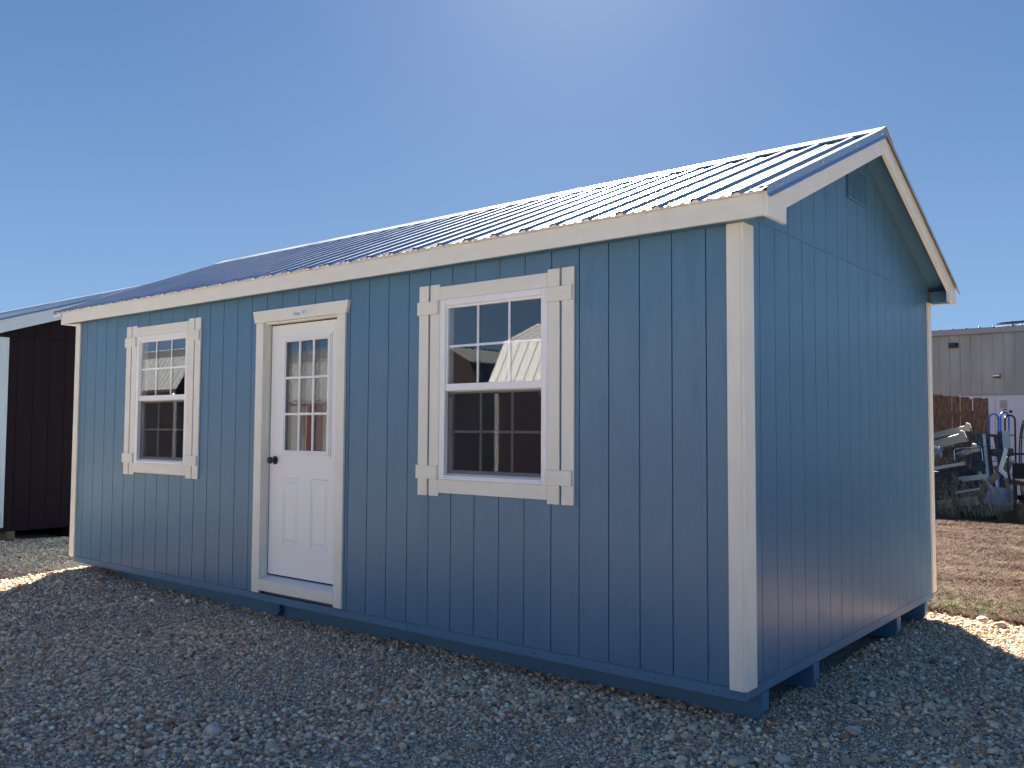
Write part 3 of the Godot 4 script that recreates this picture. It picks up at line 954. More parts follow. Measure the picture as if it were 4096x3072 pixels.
func warehouse() -> void:
	var z0 := -20.0
	var s := base("metal_building", V(0, -0.15, z0), "tan ribbed metal building with white double doors behind the plank fence", "building")
	var Y := func(y: float) -> float: return y + 0.15
	# wall panels with raised ribs, 0.728 m wide each
	var x := -9.60
	var i := 0
	var core := bpart("wall", V(-9.6, 0.0, -0.3), V(7.0, Y.call(3.82), -0.03), M.tan_trim, s, 0.0)
	while x < 6.9:
		var b := MB.new()
		b.off = Vector2(i * 0.37, i * 0.21)
		var low: float = 0.02
		if x > -3.3 and x < -1.0: low = Y.call(2.325)
		var rowl := PackedVector3Array(); var rowh := PackedVector3Array()
		for r in 3:
			var c := x + r * 0.2427
			for q in [[0.0, 0.0], [0.008, 0.014], [0.026, 0.014], [0.034, 0.0]]:
				rowl.append(V(c + q[0], low, q[1])); rowh.append(V(c + q[0], Y.call(3.81), q[1]))
		rowl.append(V(x + 0.7281, low, 0)); rowh.append(V(x + 0.7281, Y.call(3.81), 0))
		b.sheet([rowl, rowh])
		part("wall_panel", b, M.tan_metal, core)
		x += 0.7281
		i += 1
	# eave trim and roof
	bpart("eave_trim", V(-9.7, Y.call(3.80), -0.05), V(7.1, Y.call(3.94), 0.10), M.tan_trim, s, 0.006)
	var rb := MB.new()
	rb.quad(V(-9.7, Y.call(3.945), 0.08), V(7.1, Y.call(3.945), 0.08), V(7.1, Y.call(4.5), -9.0), V(-9.7, Y.call(4.5), -9.0))
	var rf := part("roof", rb, M.roof_trim, s)
	for k in 54:
		var rr := MB.new()
		var xr := -9.5 + k * 0.3048
		rr.quad(V(xr - 0.03, Y.call(3.947), 0.09), V(xr + 0.03, Y.call(3.947), 0.09), V(xr + 0.03, Y.call(4.502), -9.0), V(xr - 0.03, Y.call(4.502), -9.0))
		rr.box(V(xr - 0.022, Y.call(3.947), 0.02), V(xr + 0.022, Y.call(3.966), 0.095), 0.006)
		part("roof_rib", rr, M.roof_trim, rf)
	bpart("head_trim", V(-3.30, Y.call(2.285), 0.0), V(-0.9, Y.call(2.325), 0.05), M.tan_trim, s, 0.003)
	bpart("door_jamb", V(-3.30, 0.0, -0.02), V(-3.245, Y.call(2.284), 0.03), M.white_paint, s, 0.002)
	for k in 2:
		var xl := -3.24 + k * 0.742
		var lf := bpart("door_leaf", V(xl, 0.02, -0.02), V(xl + 0.734, Y.call(2.278), 0.012), M.white_paint, s, 0.002)
		if k == 1:
			var kb := MB.new()
			kb.lathe(PackedVector2Array([Vector2(0.035, 0), Vector2(0.035, 0.02), Vector2(0.02, 0.04), Vector2(0.0001, 0.045)]), V(-2.165, Y.call(1.87), 0.012), 14)
			part("lock", kb, M.wire, lf)
			for yk in [1.78, 1.70]:
				var hb := MB.new()
				hb.lathe(PackedVector2Array([Vector2(0.014, 0), Vector2(0.012, 0.012), Vector2(0.0001, 0.014)]), V(-2.465, Y.call(yk), 0.012), 10)
				part("bolt", hb, M.wire, lf)
	bpart("door_jamb", V(-1.75, 0.0, -0.02), V(-0.92, Y.call(2.284), 0.02), M.white_paint, s, 0.002)
	# notice taped to the door
	var nt := bpart("paper_notice", V(0, 0, 0), V(0.206, 0.336, 0.002), M.white_plastic, self, 0.0)
	nt.name = "paper_notice"
	nt.position = V(-2.420, 1.822, z0 + 0.0135)
	tag(nt, "white paper notice posted on the white metal door", "notice")
	var f := SystemFont.new()
	f.font_names = PackedStringArray(["Droid Sans"])
	f.font_weight = 800
	var tm := TextMesh.new()
	tm.text = "NOTICE"; tm.font = f; tm.font_size = 32; tm.pixel_size = 0.00115; tm.depth = 0.001
	var lt := part("lettering", tm, M.black, nt)
	lt.position = V(0.103, 0.300, 0.0028)
	var lb := MB.new()
	for k in 7:
		var hw: float = [0.055, 0.072, 0.078, 0.070, 0.074, 0.066, 0.075][k]
		lb.box(V(0.103 - hw, 0.264 - k * 0.021, 0.002), V(0.103 + hw, 0.271 - k * 0.021, 0.003))
	lb.box(V(0.09, 0.085, 0.002), V(0.165, 0.112, 0.003)); lb.box(V(0.066, 0.058, 0.002), V(0.11, 0.070, 0.003)); lb.box(V(0.07, 0.018, 0.002), V(0.145, 0.030, 0.003))
	part("printed_lines", lb, M.wire, nt)
	# vent hood
	var vh := MB.new()
	var arch := PackedVector2Array([Vector2(-0.11, 0.0), Vector2(0.11, 0.0), Vector2(0.11, 0.13), Vector2(-0.11, 0.13)])
	vh.prism(arch, 0.0, 0.015, 2)
	var hood := part("wall_vent", vh, M.wire, self)
	hood.position = V(-3.41, 3.48, z0 + 0.015)
	tag(hood, "dark hooded vent high on the tan metal wall", "vent")
	var h2 := MB.new()
	var pa := PackedVector2Array()
	for k in 9: pa.append(Vector2(cos(PI * k / 8.0) * 0.082, 0.045 + sin(PI * k / 8.0) * 0.085))
	pa.append(Vector2(-0.082, 0.0)); pa.append(Vector2(0.082, 0.0))
	h2.prism(pa, 0.0155, 0.11, 2)
	part("hood", h2, M.black, hood)
	# security light
	var lamp := bpart("wall_light", V(-0.075, -0.02, 0.0), V(0.075, 0.075, 0.03), M.wire, self, 0.004)
	lamp.position = V(-2.445, 2.715, z0 + 0.014)
	tag(lamp, "small grey flood light on the tan wall above the doors", "wall light")
	var l2 := MB.new()
	l2.prism(PackedVector2Array([Vector2(-0.03, 0.06), Vector2(-0.03, 0.0), Vector2(-0.12, 0.02), Vector2(-0.12, 0.055)]), -0.07, 0.07, 0)
	part("lamp_head", l2, M.alu, lamp)
	# pipes lying on the roof
	for k in 2:
		var pp := MB.new()
		var y0: float = [4.055, 4.115][k]
		if k == 0: pp.tube(PackedVector3Array([V(-2.66, y0 + 0.02, z0 - 0.9), V(-2.0, y0 + 0.035, z0 - 0.9), V(-0.4, y0 + 0.07, z0 - 0.9)]), 0.022, 8)
		else: pp.tube(PackedVector3Array([V(-2.60, y0, z0 - 1.0), V(-2.52, y0 + 0.018, z0 - 1.0), V(-1.9, y0 + 0.035, z0 - 1.0), V(-0.4, y0 + 0.07, z0 - 1.0)]), 0.03, 8, 0.034)
		var po := part("roof_pipe", pp, M.alu if k == 0 else M.old_wood, self)
		tag(po, ["thin bare metal pipe lying along the warehouse roof edge", "thicker dark pipe raised above the thin one on the warehouse roof"][k], "pipe")
		for xx in [-2.23, -1.2]:
			bpart("pipe_stand", V(xx - 0.02, 3.99, z0 - 1.02), V(xx + 0.02, y0 + 0.05, z0 - 0.88) if k == 1 else V(xx + 0.02, y0 + 0.02, z0 - 0.88), M.wire, po, 0.002)

# ------------------------------------------------------------------ fence and the scrap heap in front of it
func slab_at(called: String, a: Vector3, e: Vector3, w: float, th: float, m: Material, parent: Node3D, up := Vector3.UP) -> MeshInstance3D:
	# a straight board from a to e, w wide across `up`, th thick
	var d := (e - a)
	var len := d.length()
	var b := MB.new(); b.grain = 0
	b.off = Vector2(rng.randf(), rng.randf())
	b.box(V(0, -w / 2.0, -th / 2.0), V(len, w / 2.0, th / 2.0), minf(0.004, th * 0.2))
	var o := part(called, b, m, parent)
	var x := d.normalized()
	var z := x.cross(up).normalized()
	o.transform = Transform3D(Basis(x, z.cross(x), z), a)
	return o
func toothed(called: String, at: Vector3, length: float, hgt: float, tilt: float, yaw: float, label: String) -> Node3D:
	var o := base(called, at, label, "shelf", "broken plastic shelving in the scrap heap")
	o.rotation = V(0.25, yaw, tilt)
	var b := MB.new(); b.grain = 0
	b.box(V(0, 0, -0.012), V(length, hgt, 0.0), 0.003)
	b.box(V(0, hgt - 0.02, 0.0), V(length, hgt, 0.03), 0.003)
	b.box(V(0, 0, 0.0), V(length, 0.015, 0.02), 0.002)
	part("panel", b, M.beige, o)
	var e := MB.new()
	var pg := PackedVector2Array([Vector2(0, 0.0), Vector2(0.05, -0.02)])
	for k in 6:
		var y := -0.02 + k * (hgt + 0.05) / 6.0
		pg.append(Vector2(0.10, y)); pg.append(Vector2(0.10, y + (hgt + 0.05) / 12.0)); pg.append(Vector2(0.082, y + (hgt + 0.05) / 12.0)); pg.append(Vector2(0.082, y + (hgt + 0.05) / 6.0))
	pg.append(Vector2(0.05, hgt + 0.05)); pg.append(Vector2(0, hgt))
	e.prism(pg, -0.03, 0.03, 2)
	var ep := part("toothed_end", e, M.beige, o)
	ep.position.x = length
	return o
func fence_and_junk() -> void:
	# plank fence: boards with ragged tops
	var f := base("plank_fence", V(0, -0.16, -15.0), "old reddish wooden plank fence in front of the tan metal building", "fence")
	var x := -1.70
	var i := 0
	while x > -8.0:
		var w := rng.randf_range(0.13, 0.165)
		if i == 2: w = 0.055
		var top := 2.02 + 0.16 + clampf((-1.7 - x) * 0.11, 0.0, 0.11) + rng.randf_range(-0.01, 0.01)
		if i == 2: top -= 0.02
		var b := MB.new()
		b.off = Vector2(rng.randf(), rng.randf())
		var pg := PackedVector2Array([Vector2(0, 0), Vector2(w, 0), Vector2(w, top + rng.randf_range(-0.018, 0.0)), Vector2(w * 0.94, top + rng.randf_range(-0.004, 0.01)), Vector2(w * 0.45, top + rng.randf_range(-0.008, 0.008)), Vector2(w * 0.06, top + rng.randf_range(-0.005, 0.005)), Vector2(0, top - rng.randf_range(0.0, 0.018))])
		b.prism(pg, 0.0, 0.018, 2)
		var o := part("plank", b, M.fence, f)
		o.position = V(x - w, 0, rng.randf_range(-0.006, 0.006))
		o.rotation.z = rng.randf_range(-0.008, 0.008)
		x -= w + (0.012 if i == 2 else rng.randf_range(0.0002, 0.0012))
		i += 1
	for y in [0.35, 1.15, 1.85]: bpart("rail", V(-8.0, y, -0.05), V(-1.72, y + 0.09, -0.0085), M.old_wood, f, 0.003, 0)
	for px in [-2.0, -4.4, -6.8]: bpart("post", V(px - 0.05, -0.05, -0.15), V(px + 0.05, 1.95, -0.0505), M.old_wood, f, 0.004)
	# toothed beige panels
	toothed("plastic_shelf", V(-2.56, 1.24, -14.3), 0.66, 0.10, 0.24, -0.15, "long beige plastic shelf with toothed end on top of the scrap heap")
	toothed("plastic_shelf", V(-2.47, 1.02, -14.0), 0.56, 0.16, 0.32, -0.1, "wide beige plastic shelf with toothed end below the topmost shelf")
	toothed("plastic_shelf", V(-2.20, 0.79, -13.85), 0.55, 0.10, 0.42, -0.15, "beige plastic shelf sticking out under the wire panel")
	# heap core: stacked timber under the shelves
	var hp := base("timber_stack", V(-2.6, -0.16, -14.7), "dark stack of weathered timber under the scrap heap", "lumber")
	for k in 5:
		for j in 4:
			bpart("timber", V(-0.4 + rng.randf() * 0.1, k * 0.17, j * 0.19), V(1.05 - k * 0.1 + rng.randf() * 0.15, k * 0.17 + 0.15, j * 0.19 + 0.17), M.old_wood, hp, 0.006, 0)
	# wire panel leaning over
	var wp := base("wire_grid", V(-2.06, 0.70, -13.55), "dark wire rack panel leaning across the scrap heap", "wire rack")
	var ux := V(0.56, 0.05, -0.02); var uy := V(-0.24, 0.36, -0.30)
	for k in 17:
		var b := MB.new()
		var s := k / 16.0
		b.tube(PackedVector3Array([uy * s, uy * s + ux]), 0.006, 5)
		part("wire", b, M.wire, wp)
	for k in 4:
		var b := MB.new()
		b.tube(PackedVector3Array([ux * (k / 3.0), ux * (k / 3.0) + uy]), 0.008, 5)
		part("frame_wire", b, M.wire, wp)
	# hooped wire rack on the heap's front
	var wr := base("wire_rack", V(-2.22, 0.85, -13.6), "pale bent wire hoops standing on the scrap heap", "wire rack")
	for k in 3:
		var b := MB.new()
		var c := k * 0.2
		b.tube(PackedVector3Array([V(c, -0.02, 0), V(c - 0.01, 0.18, 0), V(c + 0.02, 0.21, 0), V(c + 0.42, 0.25 + 0.01 * k, -0.02), V(c + 0.45, 0.21, 0), V(c + 0.47, 0.0, 0.02)]), 0.005, 5)
		part("hoop", b, M.wire if k != 1 else M.alu, wr)
	# slate-grey board and open frame leaning on the fence
	var bd := slab_at("leaning_board", V(-1.62, -0.14, -13.75), V(-1.80, 1.34, -14.45), 0.24, 0.025, M.old_wood, self, V(1, 0, 0))
	tag(bd, "wide slate-grey weathered board leaning beside the wire rack", "board")
	var be := slab_at("leaning_board", V(-1.46, -0.14, -13.7), V(-1.68, 1.33, -14.40), 0.05, 0.03, M.pale_wood, self, V(1, 0, 0))
	tag(be, "narrow pale grey batten leaning against the slate-grey board", "board")
	var fr := base("wooden_frame", V(-1.70, -0.15, -14.45), "open dark wooden frame leaning in front of the blue hand trucks", "frame")
	slab_at("rail", V(0.0, 1.46, -0.1), V(0.26, 1.45, -0.1), 0.05, 0.04, M.old_wood, fr)
	slab_at("upright", V(0.28, 0.0, 0.35), V(0.05, 1.45, -0.08), 0.05, 0.04, M.old_wood, fr, V(1, 0, 0))
	slab_at("upright", V(0.44, 0.0, 0.35), V(0.19, 1.44, -0.08), 0.07, 0.04, M.old_wood, fr, V(1, 0, 0))
	slab_at("rail", V(0.12, 1.13, 0.02), V(0.50, 1.15, 0.02), 0.14, 0.04, M.old_wood, fr)
	slab_at("rail", V(0.2, 0.80, 0.12), V(0.58, 0.93, 0.12), 0.16, 0.04, M.brown_wood, fr)
	for k in 2:
		var pk := slab_at("leaning_plank", [V(-1.34, -0.14, -14.15), V(-1.20, -0.14, -14.1)][k], [V(-1.46, 1.38, -14.65), V(-1.355, 1.385, -14.62)][k], [0.08, 0.125][k], 0.03, [M.old_wood, M.pale_wood][k], self, V(1, 0, 0))
		tag(pk, ["grey plank leaning between the wooden frame and the whitish plank", "whitish weathered plank leaning upright in the scrap heap"][k], "plank")
	# hand trucks
	for k in 3:
		var at: Vector3 = [V(-1.60, -0.15, -14.82), V(-1.41, -0.15, -14.78), V(-1.31, -0.15, -14.74)][k]
		var m: Material = [M.blue_steel, M.blue_steel, M.black][k]
		var ht := base("hand_truck", at, ["blue hand truck with looped handles right beside the fence end", "straight blue hand truck next to the black one", "black hand truck standing against the blue one"][k], "hand truck", "hand trucks by the white doors")
		ht.rotation.y = [0.9, 1.0, 0.75][k]
		var top: float = [1.86, 1.89, 1.83][k]
		var b := MB.new()
		var loop := PackedVector3Array([V(-0.10, 0.08, 0)])
		loop.append(V(-0.10, top - 0.07, 0.02))
		for q in 7: loop.append(V(-cos(PI * q / 6.0) * 0.10, top - 0.07 + sin(PI * q / 6.0) * 0.08, 0.02))
		loop.append(V(0.10, top - 0.07, 0.02)); loop.append(V(0.10, 0.08, 0))
		b.tube(loop, 0.017, 7)
		part("handle_frame", b, m, ht)
		for y in [0.5, 0.95, 1.45]: bpart("cross_bar", V(-0.085, y, -0.008), V(0.085, y + 0.02, 0.012), m, ht, 0.003)
		bpart("toe_plate", V(-0.14, 0.02, -0.01), V(0.14, 0.03, 0.22), m, ht, 0.002)
		for sx in [-0.16, 0.16]:
			var w := MB.new()
			w.lathe(PackedVector2Array([Vector2(0.0001, 0.0), Vector2(0.09, 0.0), Vector2(0.11, 0.015), Vector2(0.11, 0.04), Vector2(0.09, 0.055), Vector2(0.0001, 0.055)]), Vector3.ZERO, 16)
			var wo := part("wheel", w, M.rubber, ht)
			wo.rotation.y = PI / 2.0
			wo.position = V(sx - 0.027, 0.12, -0.06)
	# black oval hoop frame
	var ho := base("hoop_frame", V(-0.93, -0.15, -14.0), "tall black oval wire frame standing at the white doors", "frame")
	for k in 2:
		var b := MB.new()
		var ring := PackedVector3Array()
		for q in 25: ring.append(V(cos(TAU * q / 24.0) * (0.11 - 0.035 * k), 0.92 + sin(TAU * q / 24.0) * (0.83 - 0.06 * k), 0.015 * k))
		b.tube(ring, 0.012, 6)
		part("ring", b, M.black, ho)
	for y in [0.6, 1.43]:
		var b := MB.new()
		b.tube(PackedVector3Array([V(-0.105, y, 0), V(0.105, y, 0)]), 0.009, 5)
		part("bar", b, M.black, ho)
	# white plastic chair, black chair
	var wc := base("plastic_chair", V(-1.12, -0.15, -13.3), "white plastic chair lying tipped at the edge of the heap", "chair")
	slab_at("leg", V(-0.09, 0.86, 0.05), V(0.0, 1.23, 0.0), 0.06, 0.05, M.white_plastic, wc, V(1, 0, 0))
	slab_at("arm", V(-0.10, 0.86, 0.05), V(0.04, 0.74, 0.1), 0.06, 0.05, M.white_plastic, wc)
	slab_at("seat_edge", V(0.04, 0.74, 0.1), V(0.50, 0.66, 0.12), 0.06, 0.05, M.white_plastic, wc)
	slab_at("back_slat", V(0.08, 0.80, 0.08), V(0.13, 0.99, 0.05), 0.05, 0.04, M.white_plastic, wc, V(1, 0, 0))
	slab_at("seat", V(-0.02, 0.68, -0.10), V(0.48, 0.60, -0.08), 0.20, 0.05, M.brown_wood, wc, V(0, 0.5, 1))
	slab_at("leg", V(0.0, 0.70, 0.0), V(0.06, 0.0, 0.1), 0.05, 0.05, M.brown_wood, wc, V(1, 0, 0))
	slab_at("leg", V(0.42, 0.66, 0.0), V(0.48, 0.0, 0.1), 0.05, 0.05, M.brown_wood, wc, V(1, 0, 0))
	var bc := base("black_chair", V(-1.06, -0.15, -13.05), "black tube-framed chair with black seat beside the white one", "chair")
	var cb := MB.new()
	cb.tube(PackedVector3Array([V(0.05, 0.62, 0.05), V(0.0, 0.85, 0.02), V(0.0, 1.08, 0), V(0.03, 1.135, 0), V(0.1, 1.145, 0), V(0.55, 1.15, 0)]), 0.02, 8)
	part("frame", cb, M.black, bc)
	bpart("seat", V(0.06, 0.72, -0.06), V(0.55, 0.99, -0.03), M.rubber, bc, 0.01)
	for lx in [0.08, 0.5]:
		var lb := MB.new()
		lb.tube(PackedVector3Array([V(lx, 0.75, -0.03), V(lx + 0.02, 0.0, 0.03)]), 0.018, 7)
		part("leg", lb, M.black, bc)
	# pale corrugated sheet, planks, stub post, wire cage, netting
	var st := base("plastic_sheet", V(-1.46, -0.10, -13.2), "pale corrugated plastic sheet lying low in front of the wooden frame", "sheet")
	var sb := MB.new()
	var rows := []
	for k in 2:
		var row := PackedVector3Array()
		for q in 21: row.append(V(q * 0.021, 0.50 - k * 0.28 - q * 0.003 + (0.012 if q % 2 else 0.0), -0.35 + k * 0.45))
		rows.append(row)
	rows.reverse()
	sb.sheet(rows)
	part("corrugation", sb, M.net, st)
	slab_at("support", V(0.2, 0.0, -0.2), V(0.2, 0.30, -0.2), 0.1, 0.08, M.old_wood, st, V(1, 0, 0))
	tag(slab_at("loose_plank", V(-1.88, 0.29, -13.0), V(-1.50, 0.375, -13.05), 0.03, 0.08, M.pale_wood, self), "short pale plank sticking out low in front of the heap", "plank")
	var np := slab_at("beige_slab", V(-2.28, 0.70, -13.35), V(-1.81, 0.80, -13.35), 0.06, 0.28, M.beige, self)
	tag(np, "flat beige slab lying across the middle of the scrap heap", "slab")
	var sp := base("stub_post", V(-1.90, -0.16, -13.05), "dark broken stub of a wooden post before the heap", "post")
	var pb := MB.new()
	pb.prism(PackedVector2Array([Vector2(-0.045, 0), Vector2(0.045, 0), Vector2(0.04, 0.84), Vector2(0.01, 0.80), Vector2(-0.02, 0.86), Vector2(-0.045, 0.82)]), -0.04, 0.04, 2)
	part("post", pb, M.old_wood, sp)
	var cg := base("wire_cage", V(-2.16, -0.15, -13.15), "rusty wire cage lying at the foot of the heap behind the shed corner", "cage")
	for k in 7:
		var b := MB.new()
		var ring := PackedVector3Array()
		for q in 13: ring.append(V(cos(TAU * q / 12.0) * 0.13, 0.2 + k * 0.1, sin(TAU * q / 12.0) * 0.13))
		b.tube(ring, 0.005, 5)
		part("wire_ring", b, M.wire, cg)
	for q in 8:
		var b := MB.new()
		var e := V(cos(TAU * q / 8.0) * 0.13, 0.0, sin(TAU * q / 8.0) * 0.13)
		b.tube(PackedVector3Array([e, e + V(0, 0.82, 0)]), 0.005, 5)
		part("upright_wire", b, M.wire, cg)
	var nt := MB.new()
	var bun := PackedVector3Array()
	for q in 60: bun.append(V(sin(q * 1.7) * 0.09, sin(q * 2.3 + 1.0) * 0.12, cos(q * 1.1) * 0.08))
	nt.tube(bun, 0.009, 5)
	var no := part("net_bundle", nt, M.net, self)
	no.position = V(-2.32, 0.99, -13.65)
	tag(no, "bluish bundle of netting caught between the beige shelves", "netting")
	var bits := [[-2.3, 0.25, -13.3, -1.7, 0.55, -13.5], [-1.75, 0.10, -13.15, -1.30, 0.62, -13.5], [-2.2, 0.05, -13.1, -1.55, 0.16, -13.15], [-1.62, 0.62, -13.6, -1.28, 0.30, -13.1], [-2.45, 0.42, -13.55, -1.95, 0.62, -13.6], [-1.5, -0.05, -13.0, -1.0, 0.10, -13.05], [-1.95, 0.50, -13.45, -1.45, 0.58, -13.4]]
	for k in bits.size():
		var q: Array = bits[k]
		var lb2 := slab_at("scrap_board", V(q[0], q[1], q[2]), V(q[3], q[4], q[5]), 0.09 + 0.03 * (k % 3), 0.025, [M.old_wood, M.brown_wood, M.pale_wood, M.beige][k % 4], self)
		tag(lb2, "weathered loose board lying askew in the tangle of the scrap heap", "board", "loose boards in the scrap heap")
	# dry brush in front of the heap
	var tw := base("dry_brush", V(-1.75, -0.15, -13.0), "tangle of dry twigs and dead stalks grown through the scrap heap", "brush")
	for k in 7:
		var b := MB.new()
		for q in 26:
			var p0 := V(rng.randf_range(-0.5, 0.55), rng.randf_range(0.0, 0.12), rng.randf_range(-0.25, 0.15))
			var dr := V(rng.randf_range(-0.35, 0.35), rng.randf_range(0.25, 0.75), rng.randf_range(-0.15, 0.15))
			b.tube(PackedVector3Array([p0, p0 + dr * 0.55 + V(rng.randf_range(-0.05, 0.05), 0, 0), p0 + dr + V(rng.randf_range(-0.14, 0.14), -0.05, 0)]), 0.0045, 4, 0.0015)
		var o := part("twigs", b, [M.straw, M.twig][k % 2], tw)
		o.set_meta("kind", "stuff")

# ------------------------------------------------------------------ loose ground cover
func pebble_mesh(sd: int) -> ArrayMesh:
	var f := FastNoiseLite.new()
	f.seed = sd; f.frequency = 0.9
	var m := MB.new()
	var R := 6; var S := 9
	var sq := V(1.0, 0.55 + 0.08 * (sd % 3), 0.72 + 0.09 * (sd % 4))
	for i in R + 1:
		for j in S + 1:
			var a := PI * i / R; var b := TAU * (j % S) / S
			var d := V(sin(a) * cos(b), cos(a), sin(a) * sin(b))
			m.v.append(d * sq * (1.0 + 0.34 * f.get_noise_3dv(d * 1.3 + V(sd, 0, 0))))
			m.n.append(d); m.t.append(Vector2(float(j) / S, float(i) / R))
	for i in R:
		for j in S:
			var a := i * (S + 1) + j
			m.idx.append_array([a, a + S + 1, a + 1, a + 1, a + S + 1, a + S + 2])
	var acc := PackedVector3Array(); acc.resize(m.v.size())
	for i in range(0, m.idx.size(), 3):
		var p := m.v[m.idx[i]]; var q := m.v[m.idx[i + 1]]; var r := m.v[m.idx[i + 2]]
		var nn := (r - p).cross(q - p)
		for k in 3: acc[m.idx[i + k]] += nn
	for i in R + 1: acc[i * (S + 1)] += acc[i * (S + 1) + S]; acc[i * (S + 1) + S] = acc[i * (S + 1)]
	for i in m.v.size():
		var nn := acc[i].normalized()
		if nn.dot(m.v[i]) < 0.0: nn = -nn
		m.n[i] = nn if nn.length() > 0.5 else m.n[i]
	for j in S + 1: m.n[j] = Vector3.UP; m.n[R * (S + 1) + j] = Vector3.DOWN
	return m.make()
func stone_color() -> Color:
	var k := rng.randf()
	var g := rng.randf_range(0.6, 1.2)
	var c: Color
	if k < 0.36: c = Color(0.719, 0.511, 0.347)
	elif k < 0.56: c = Color(0.860, 0.646, 0.443)
	elif k < 0.72: c = Color(0.719, 0.447, 0.251)
	elif k < 0.82: c = Color(0.457, 0.320, 0.222)
	elif k < 0.90: c = Color(0.524, 0.257, 0.127)
	elif k < 0.97: c = Color(0.860, 0.820, 0.574)
	else: c = Color(0.196, 0.140, 0.111)
	return Color(c.r * g, c.g * g, c.b * g)
func under_shed(x: float, z: float) -> bool:
	return (x < -0.12 and x > -7.2 and z < -0.36 and z > -3.6) or (x < -10.45 and z < -0.8 and z > -4.0)
func gravel() -> void:
	var kinds := 6
	var tr := []
	var cl := []
	for k in kinds:
		tr.append([]); cl.append([])
	var put := func(x: float, z: float, s: float) -> void:
		if under_shed(x, z): return
		if z < edge_z(x) + rng.randf_range(-0.25, 0.12): return
		var k := rng.randi() % kinds
		var bs := Basis(Vector3.UP, rng.randf() * TAU) * Basis(V(1, 0, 0), rng.randf_range(-0.5, 0.5)) * Basis(V(0, 0, 1), rng.randf_range(-0.4, 0.4))
		bs = bs.scaled(V(s, s, s) * 1.0)
		tr[k].append(Transform3D(bs, V(x, ground_y(x, z) + s * rng.randf_range(0.05, 0.75), z)))
		cl[k].append(stone_color())
	var fill := func(x0: float, x1: float, z0: float, z1: float, per: float, smin: float, smax: float) -> void:
		var n := int((x1 - x0) * (z1 - z0) * per)
		for i in n:
			var u := rng.randf()
			var x := rng.randf_range(x0, x1)
			var z := rng.randf_range(z0, z1)
			# drifts of finer and coarser stone, as left by wheels and rain
			var drift := clampf(0.5 + 1.3 * hn.get_noise_2d(x * 22.0 + z * 6.0, z * 34.0 + 400.0), 0.0, 1.0)
			put.call(x, z, lerpf(smin, smax, u * u * u * lerpf(0.45, 1.25, drift)))
	fill.call(-5.0, 2.6, -0.4, 2.9, 5200.0, 0.0044, 0.0165)
	fill.call(-0.1, 2.6, -4.1, -0.4, 5000.0, 0.0044, 0.0175)
	fill.call(-11.6, -5.0, -0.4, 3.4, 3000.0, 0.0062, 0.0185)
	fill.call(-12.6, -7.1, -4.2, -0.4, 2200.0, 0.008, 0.022)
	fill.call(-13.5, -11.6, -0.4, 2.0, 1200.0, 0.012, 0.026)
	fill.call(-5.0, 2.6, -0.3, 2.9, 34.0, 0.018, 0.031)
	fill.call(-0.1, 2.6, -4.1, -0.3, 44.0, 0.018, 0.032)
	fill.call(-11.0, -5.0, -0.3, 3.0, 24.0, 0.022, 0.036)
	fill.call(-5.0, 2.6, 2.9, 5.5, 700.0, 0.010, 0.024)
	var g := Node3D.new()
	g.name = "gravel"
	add_child(g)
	structure(g, "loose grey and tan river gravel covering the yard", "gravel", "stuff")
	for k in kinds:
		var mm := MultiMesh.new()
		mm.transform_format = MultiMesh.TRANSFORM_3D
		mm.use_colors = true
		mm.mesh = pebble_mesh(k + 1)
		mm.instance_count = tr[k].size()
		for i in tr[k].size():
			mm.set_instance_transform(i, tr[k][i])
			mm.set_instance_color(i, cl[k][i])
		var mi := MultiMeshInstance3D.new()
		mi.name = "pebbles"
		mi.multimesh = mm
		mi.material_override = M.stone
		mi.set_meta("kind", "stuff")
		g.add_child(mi, true)
	# a few stones large enough to pick out
	var spots := [[-2.02, 1.72, 0.055, 0.6], [0.16, 0.42, 0.05, 0.38], [0.55, 0.12, 0.042, 0.30], [0.42, -0.35, 0.04, 0.46], [0.75, -0.55, 0.045, 0.36], [-0.9, 1.05, 0.042, 0.5], [0.3, 0.25, 0.036, 0.56], [-3.1, 1.2, 0.035, 0.48], [0.5, -3.55, 0.06, 0.5], [0.35, -3.7, 0.055, 0.46], [0.75, -3.5, 0.05, 0.55], [0.95, -0.2, 0.04, 0.4]]
	for i in spots.size():
		var q: Array = spots[i]
		var o := part("large_stone", pebble_mesh(20 + i), M.stone_plain[i % 3], self)
		o.position = V(q[0], ground_y(q[0], q[1]) + q[2] * 0.3, q[1])
		o.scale = V(q[2], q[2] * 0.8, q[2])
		o.rotation.y = i * 1.3
		tag(o, "rounded stone clearly larger than the gravel it lies in", "stone", "large stones in the gravel")

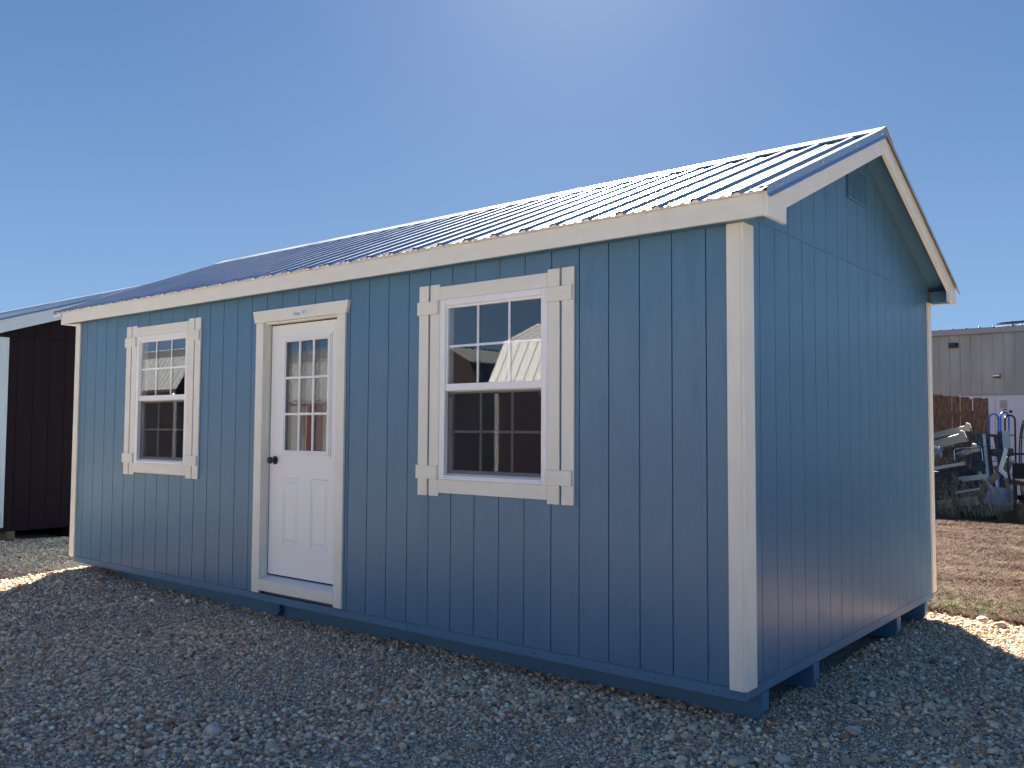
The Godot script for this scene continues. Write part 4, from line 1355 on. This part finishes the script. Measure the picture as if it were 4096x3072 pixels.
func tuft_mesh(sd: int, n: int, h: float, spread: float, lean: float) -> ArrayMesh:
	var r := RandomNumberGenerator.new()
	r.seed = sd
	var m := MB.new()
	for i in n:
		var a := r.randf() * TAU
		var root := V(cos(a), 0, sin(a)) * r.randf() * spread
		var out := V(cos(a + r.randf_range(-1, 1)), 0, sin(a + r.randf_range(-1, 1)))
		var hh := h * r.randf_range(0.5, 1.1)
		var side := out.cross(Vector3.UP) * 0.0024
		var mid := root + out * lean * hh * 0.4 + V(0, hh * 0.6, 0)
		var tip := root + out * lean * hh * 1.1 + V(0, hh * r.randf_range(0.6, 1.0), 0)
		m.quad(root - side, root + side, mid + side * 0.8, mid - side * 0.8)
		m.tri(mid - side * 0.8, mid + side * 0.8, tip)
	return m.make()
func grass() -> void:
	var g := Node3D.new()
	g.name = "dry_grass"
	add_child(g)
	structure(g, "short dead brown grass with a few green tufts along the gravel", "grass", "stuff")
	var kinds := [tuft_mesh(1, 9, 0.045, 0.03, 1.0), tuft_mesh(2, 9, 0.055, 0.03, 1.3), tuft_mesh(3, 8, 0.035, 0.035, 1.8), tuft_mesh(4, 12, 0.11, 0.03, 0.8), tuft_mesh(5, 22, 0.5, 0.06, 0.45)]
	var tr := []; var cl := []
	for k in kinds: tr.append([]); cl.append([])
	var put := func(k: int, x: float, z: float, s: float, c: Color) -> void:
		var y := ground_y(x, z) + 0.016 * hn.get_noise_2d(x * 22.0, z * 22.0) * clampf((-3.9 - z) * 2.0, 0.0, 1.0)
		tr[k].append(Transform3D(Basis(Vector3.UP, rng.randf() * TAU).scaled(V(s, s, s)), V(x, y - 0.004, z)))
		cl[k].append(c)
	var shade := func(a: Color, b: Color) -> Color:
		var c := a.lerp(b, rng.randf())
		var k := rng.randf_range(0.7, 1.25)
		return Color(c.r * k, c.g * k, c.b * k)
	for i in 90000:
		var z := -3.75 - pow(rng.randf(), 1.5) * 13.5
		var x := rng.randf_range(-0.9, 2.2) + (z + 3.9) * 0.22
		if z > edge_z(x) + 0.06 or (x < 0.06 and z > -3.72): continue
		var patch := 0.75 * hn.get_noise_2d(x * 150.0 + 90.0, z * 90.0) + 0.3 * hn.get_noise_2d(x * 30.0 + 9.0, z * 14.0)
		var c: Color = shade.call(Color(0.105, 0.062, 0.046), Color(0.215, 0.135, 0.098))
		if patch > 0.12: c = shade.call(Color(0.075, 0.042, 0.032), Color(0.15, 0.092, 0.068))
		if patch < -0.30: c = shade.call(Color(0.17, 0.115, 0.075), Color(0.25, 0.18, 0.115))
		put.call(rng.randi() % 3, x, z, rng.randf_range(0.7, 1.3), c)
	# greenish tufts close to the gravel
	for i in 330:
		var z := edge_z(0.3) - absf(rng.randfn(0.0, 0.45)) - 0.1
		var x := rng.randfn(0.28, 0.42)
		if x < 0.06 and z > -3.72: continue
		put.call(3, x, z, rng.randf_range(0.4, 1.0), shade.call(Color(0.09, 0.105, 0.03), Color(0.24, 0.21, 0.10)))
	# taller straw near the scrap heap
	for i in 160:
		var z := rng.randf_range(-15.2, -12.7)
		var x := rng.randf_range(-2.7, -0.4)
		put.call(4, x, z, rng.randf_range(0.35, 0.85), shade.call(Color(0.17, 0.12, 0.07), Color(0.27, 0.21, 0.12)))
	for i in 26:
		put.call(4, rng.randf_range(-1.05, -0.2), rng.randf_range(-13.4, -12.7), rng.randf_range(0.6, 1.0), shade.call(Color(0.24, 0.18, 0.09), Color(0.33, 0.26, 0.14)))
	# a few stalks in the gravel beside the shed
	for k in kinds.size():
		var mm := MultiMesh.new()
		mm.transform_format = MultiMesh.TRANSFORM_3D
		mm.use_colors = true
		mm.mesh = kinds[k]
		mm.instance_count = tr[k].size()
		for i in tr[k].size():
			mm.set_instance_transform(i, tr[k][i])
			mm.set_instance_color(i, cl[k][i])
		var mi := MultiMeshInstance3D.new()
		mi.name = "grass_tufts"
		mi.multimesh = mm
		mi.material_override = M.blade
		mi.set_meta("kind", "stuff")
		g.add_child(mi, true)
